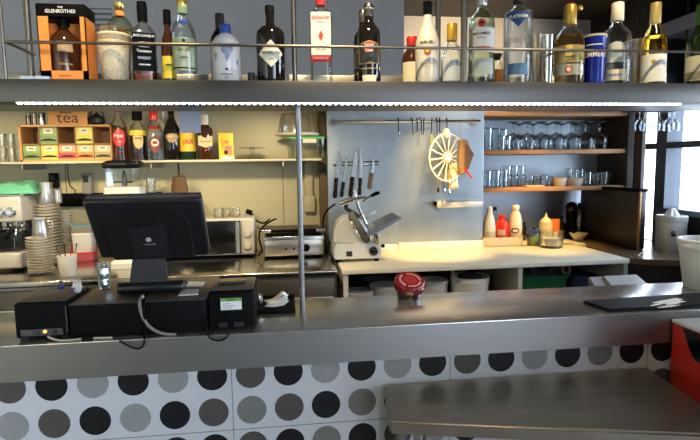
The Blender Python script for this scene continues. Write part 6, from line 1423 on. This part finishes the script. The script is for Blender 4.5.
# ------------------------------------------------------------------ light
def spot(name, loc, tgt, energy, col, size=1.2, blend=.6, rad=.05):
    l = bpy.data.lights.new(name, 'SPOT'); l.energy = energy; l.color = col; l.spot_size = size; l.spot_blend = blend; l.shadow_soft_size = rad
    o = bpy.data.objects.new(name, l); COL.objects.link(o); o.location = loc
    o.rotation_euler = (Vector(tgt) - Vector(loc)).to_track_quat('-Z', 'Y').to_euler(); return o
WARM = (1, .68, .26); WARM2 = (1, .80, .46)
spot('warm_counter_spot', (1.0, 2.75, 2.55), (1.0, 3.42, 1.05), 260, WARM, .62, .9, .03)
spot('warm_panel_spot', (.98, 2.60, 2.25), (1.02, 3.5, 1.55), 55, WARM, .55, .9, .03)
spot('warm_counter_spot', (1.75, 2.95, 2.62), (1.82, 3.52, .95), 215, (1, .66, .20), .62, .9, .03)
for x in (-1.75, -.95, -.12): spot('warm_wall_spot', (x, 2.5, 1.93), (x, 3.52, 1.02), 38, WARM2, 1.62, .55)
spot('warm_upper_fill', (1.2, 2.6, 2.6), (1.35, 3.97, 2.25), 80, (1, .85, .66), 1.2, .9)  # added lamp without a fixture, brightens the upper niche wall
spot('warm_bar_spot', (-.38, .98, 2.64), (-.58, 1.54, 1.86), 52, WARM2, .9, .9, .03)
spot('warm_bar_spot', (.15, .98, 2.64), (.22, 1.54, 1.84), 75, WARM2, .85, .9, .03)
spot('warm_bar_spot', (.98, .98, 2.64), (.98, 1.54, 1.84), 58, WARM2, .9, .9, .03)
spot('warm_table_fill', (.5, .2, 2.62), (.62, 1.2, .93), 15, (1, .80, .56), .8, .8, .05)  # added lamp without a fixture, brightens the steel table top
w = bpy.data.worlds.new('daylight'); SC.world = w; w.use_nodes = True; t = w.node_tree; t.nodes.clear()
o = N(t, 'ShaderNodeOutputWorld'); bg = N(t, 'ShaderNodeBackground'); tc = N(t, 'ShaderNodeTexCoord'); sx = N(t, 'ShaderNodeSeparateXYZ')
mr = N(t, 'ShaderNodeMapRange'); mr.inputs[1].default_value = .12; mr.inputs[2].default_value = .65; mr.inputs[3].default_value = .27; mr.inputs[4].default_value = 15.0
mr.interpolation_type = 'SMOOTHSTEP'
t.links.new(tc.outputs['Generated'], sx.inputs[0]); t.links.new(sx.outputs['X'], mr.inputs[0]); t.links.new(mr.outputs[0], bg.inputs['Strength'])
bg.inputs['Color'].default_value = (.72, .84, 1.0, 1); t.links.new(bg.outputs[0], o.inputs[0])
SC.cycles.use_denoising = True
SC.cycles.max_bounces = 10; SC.cycles.transparent_max_bounces = 40; SC.cycles.glossy_bounces = 5; SC.cycles.diffuse_bounces = 4
SC.cycles.sample_clamp_indirect = 6
SC.cycles.caustics_reflective = False; SC.cycles.caustics_refractive = False
vs = SC.view_settings; vs.view_transform = 'Standard'; vs.look = 'None'; vs.gamma = 1; vs.use_curve_mapping = False; vs.exposure = 0.0
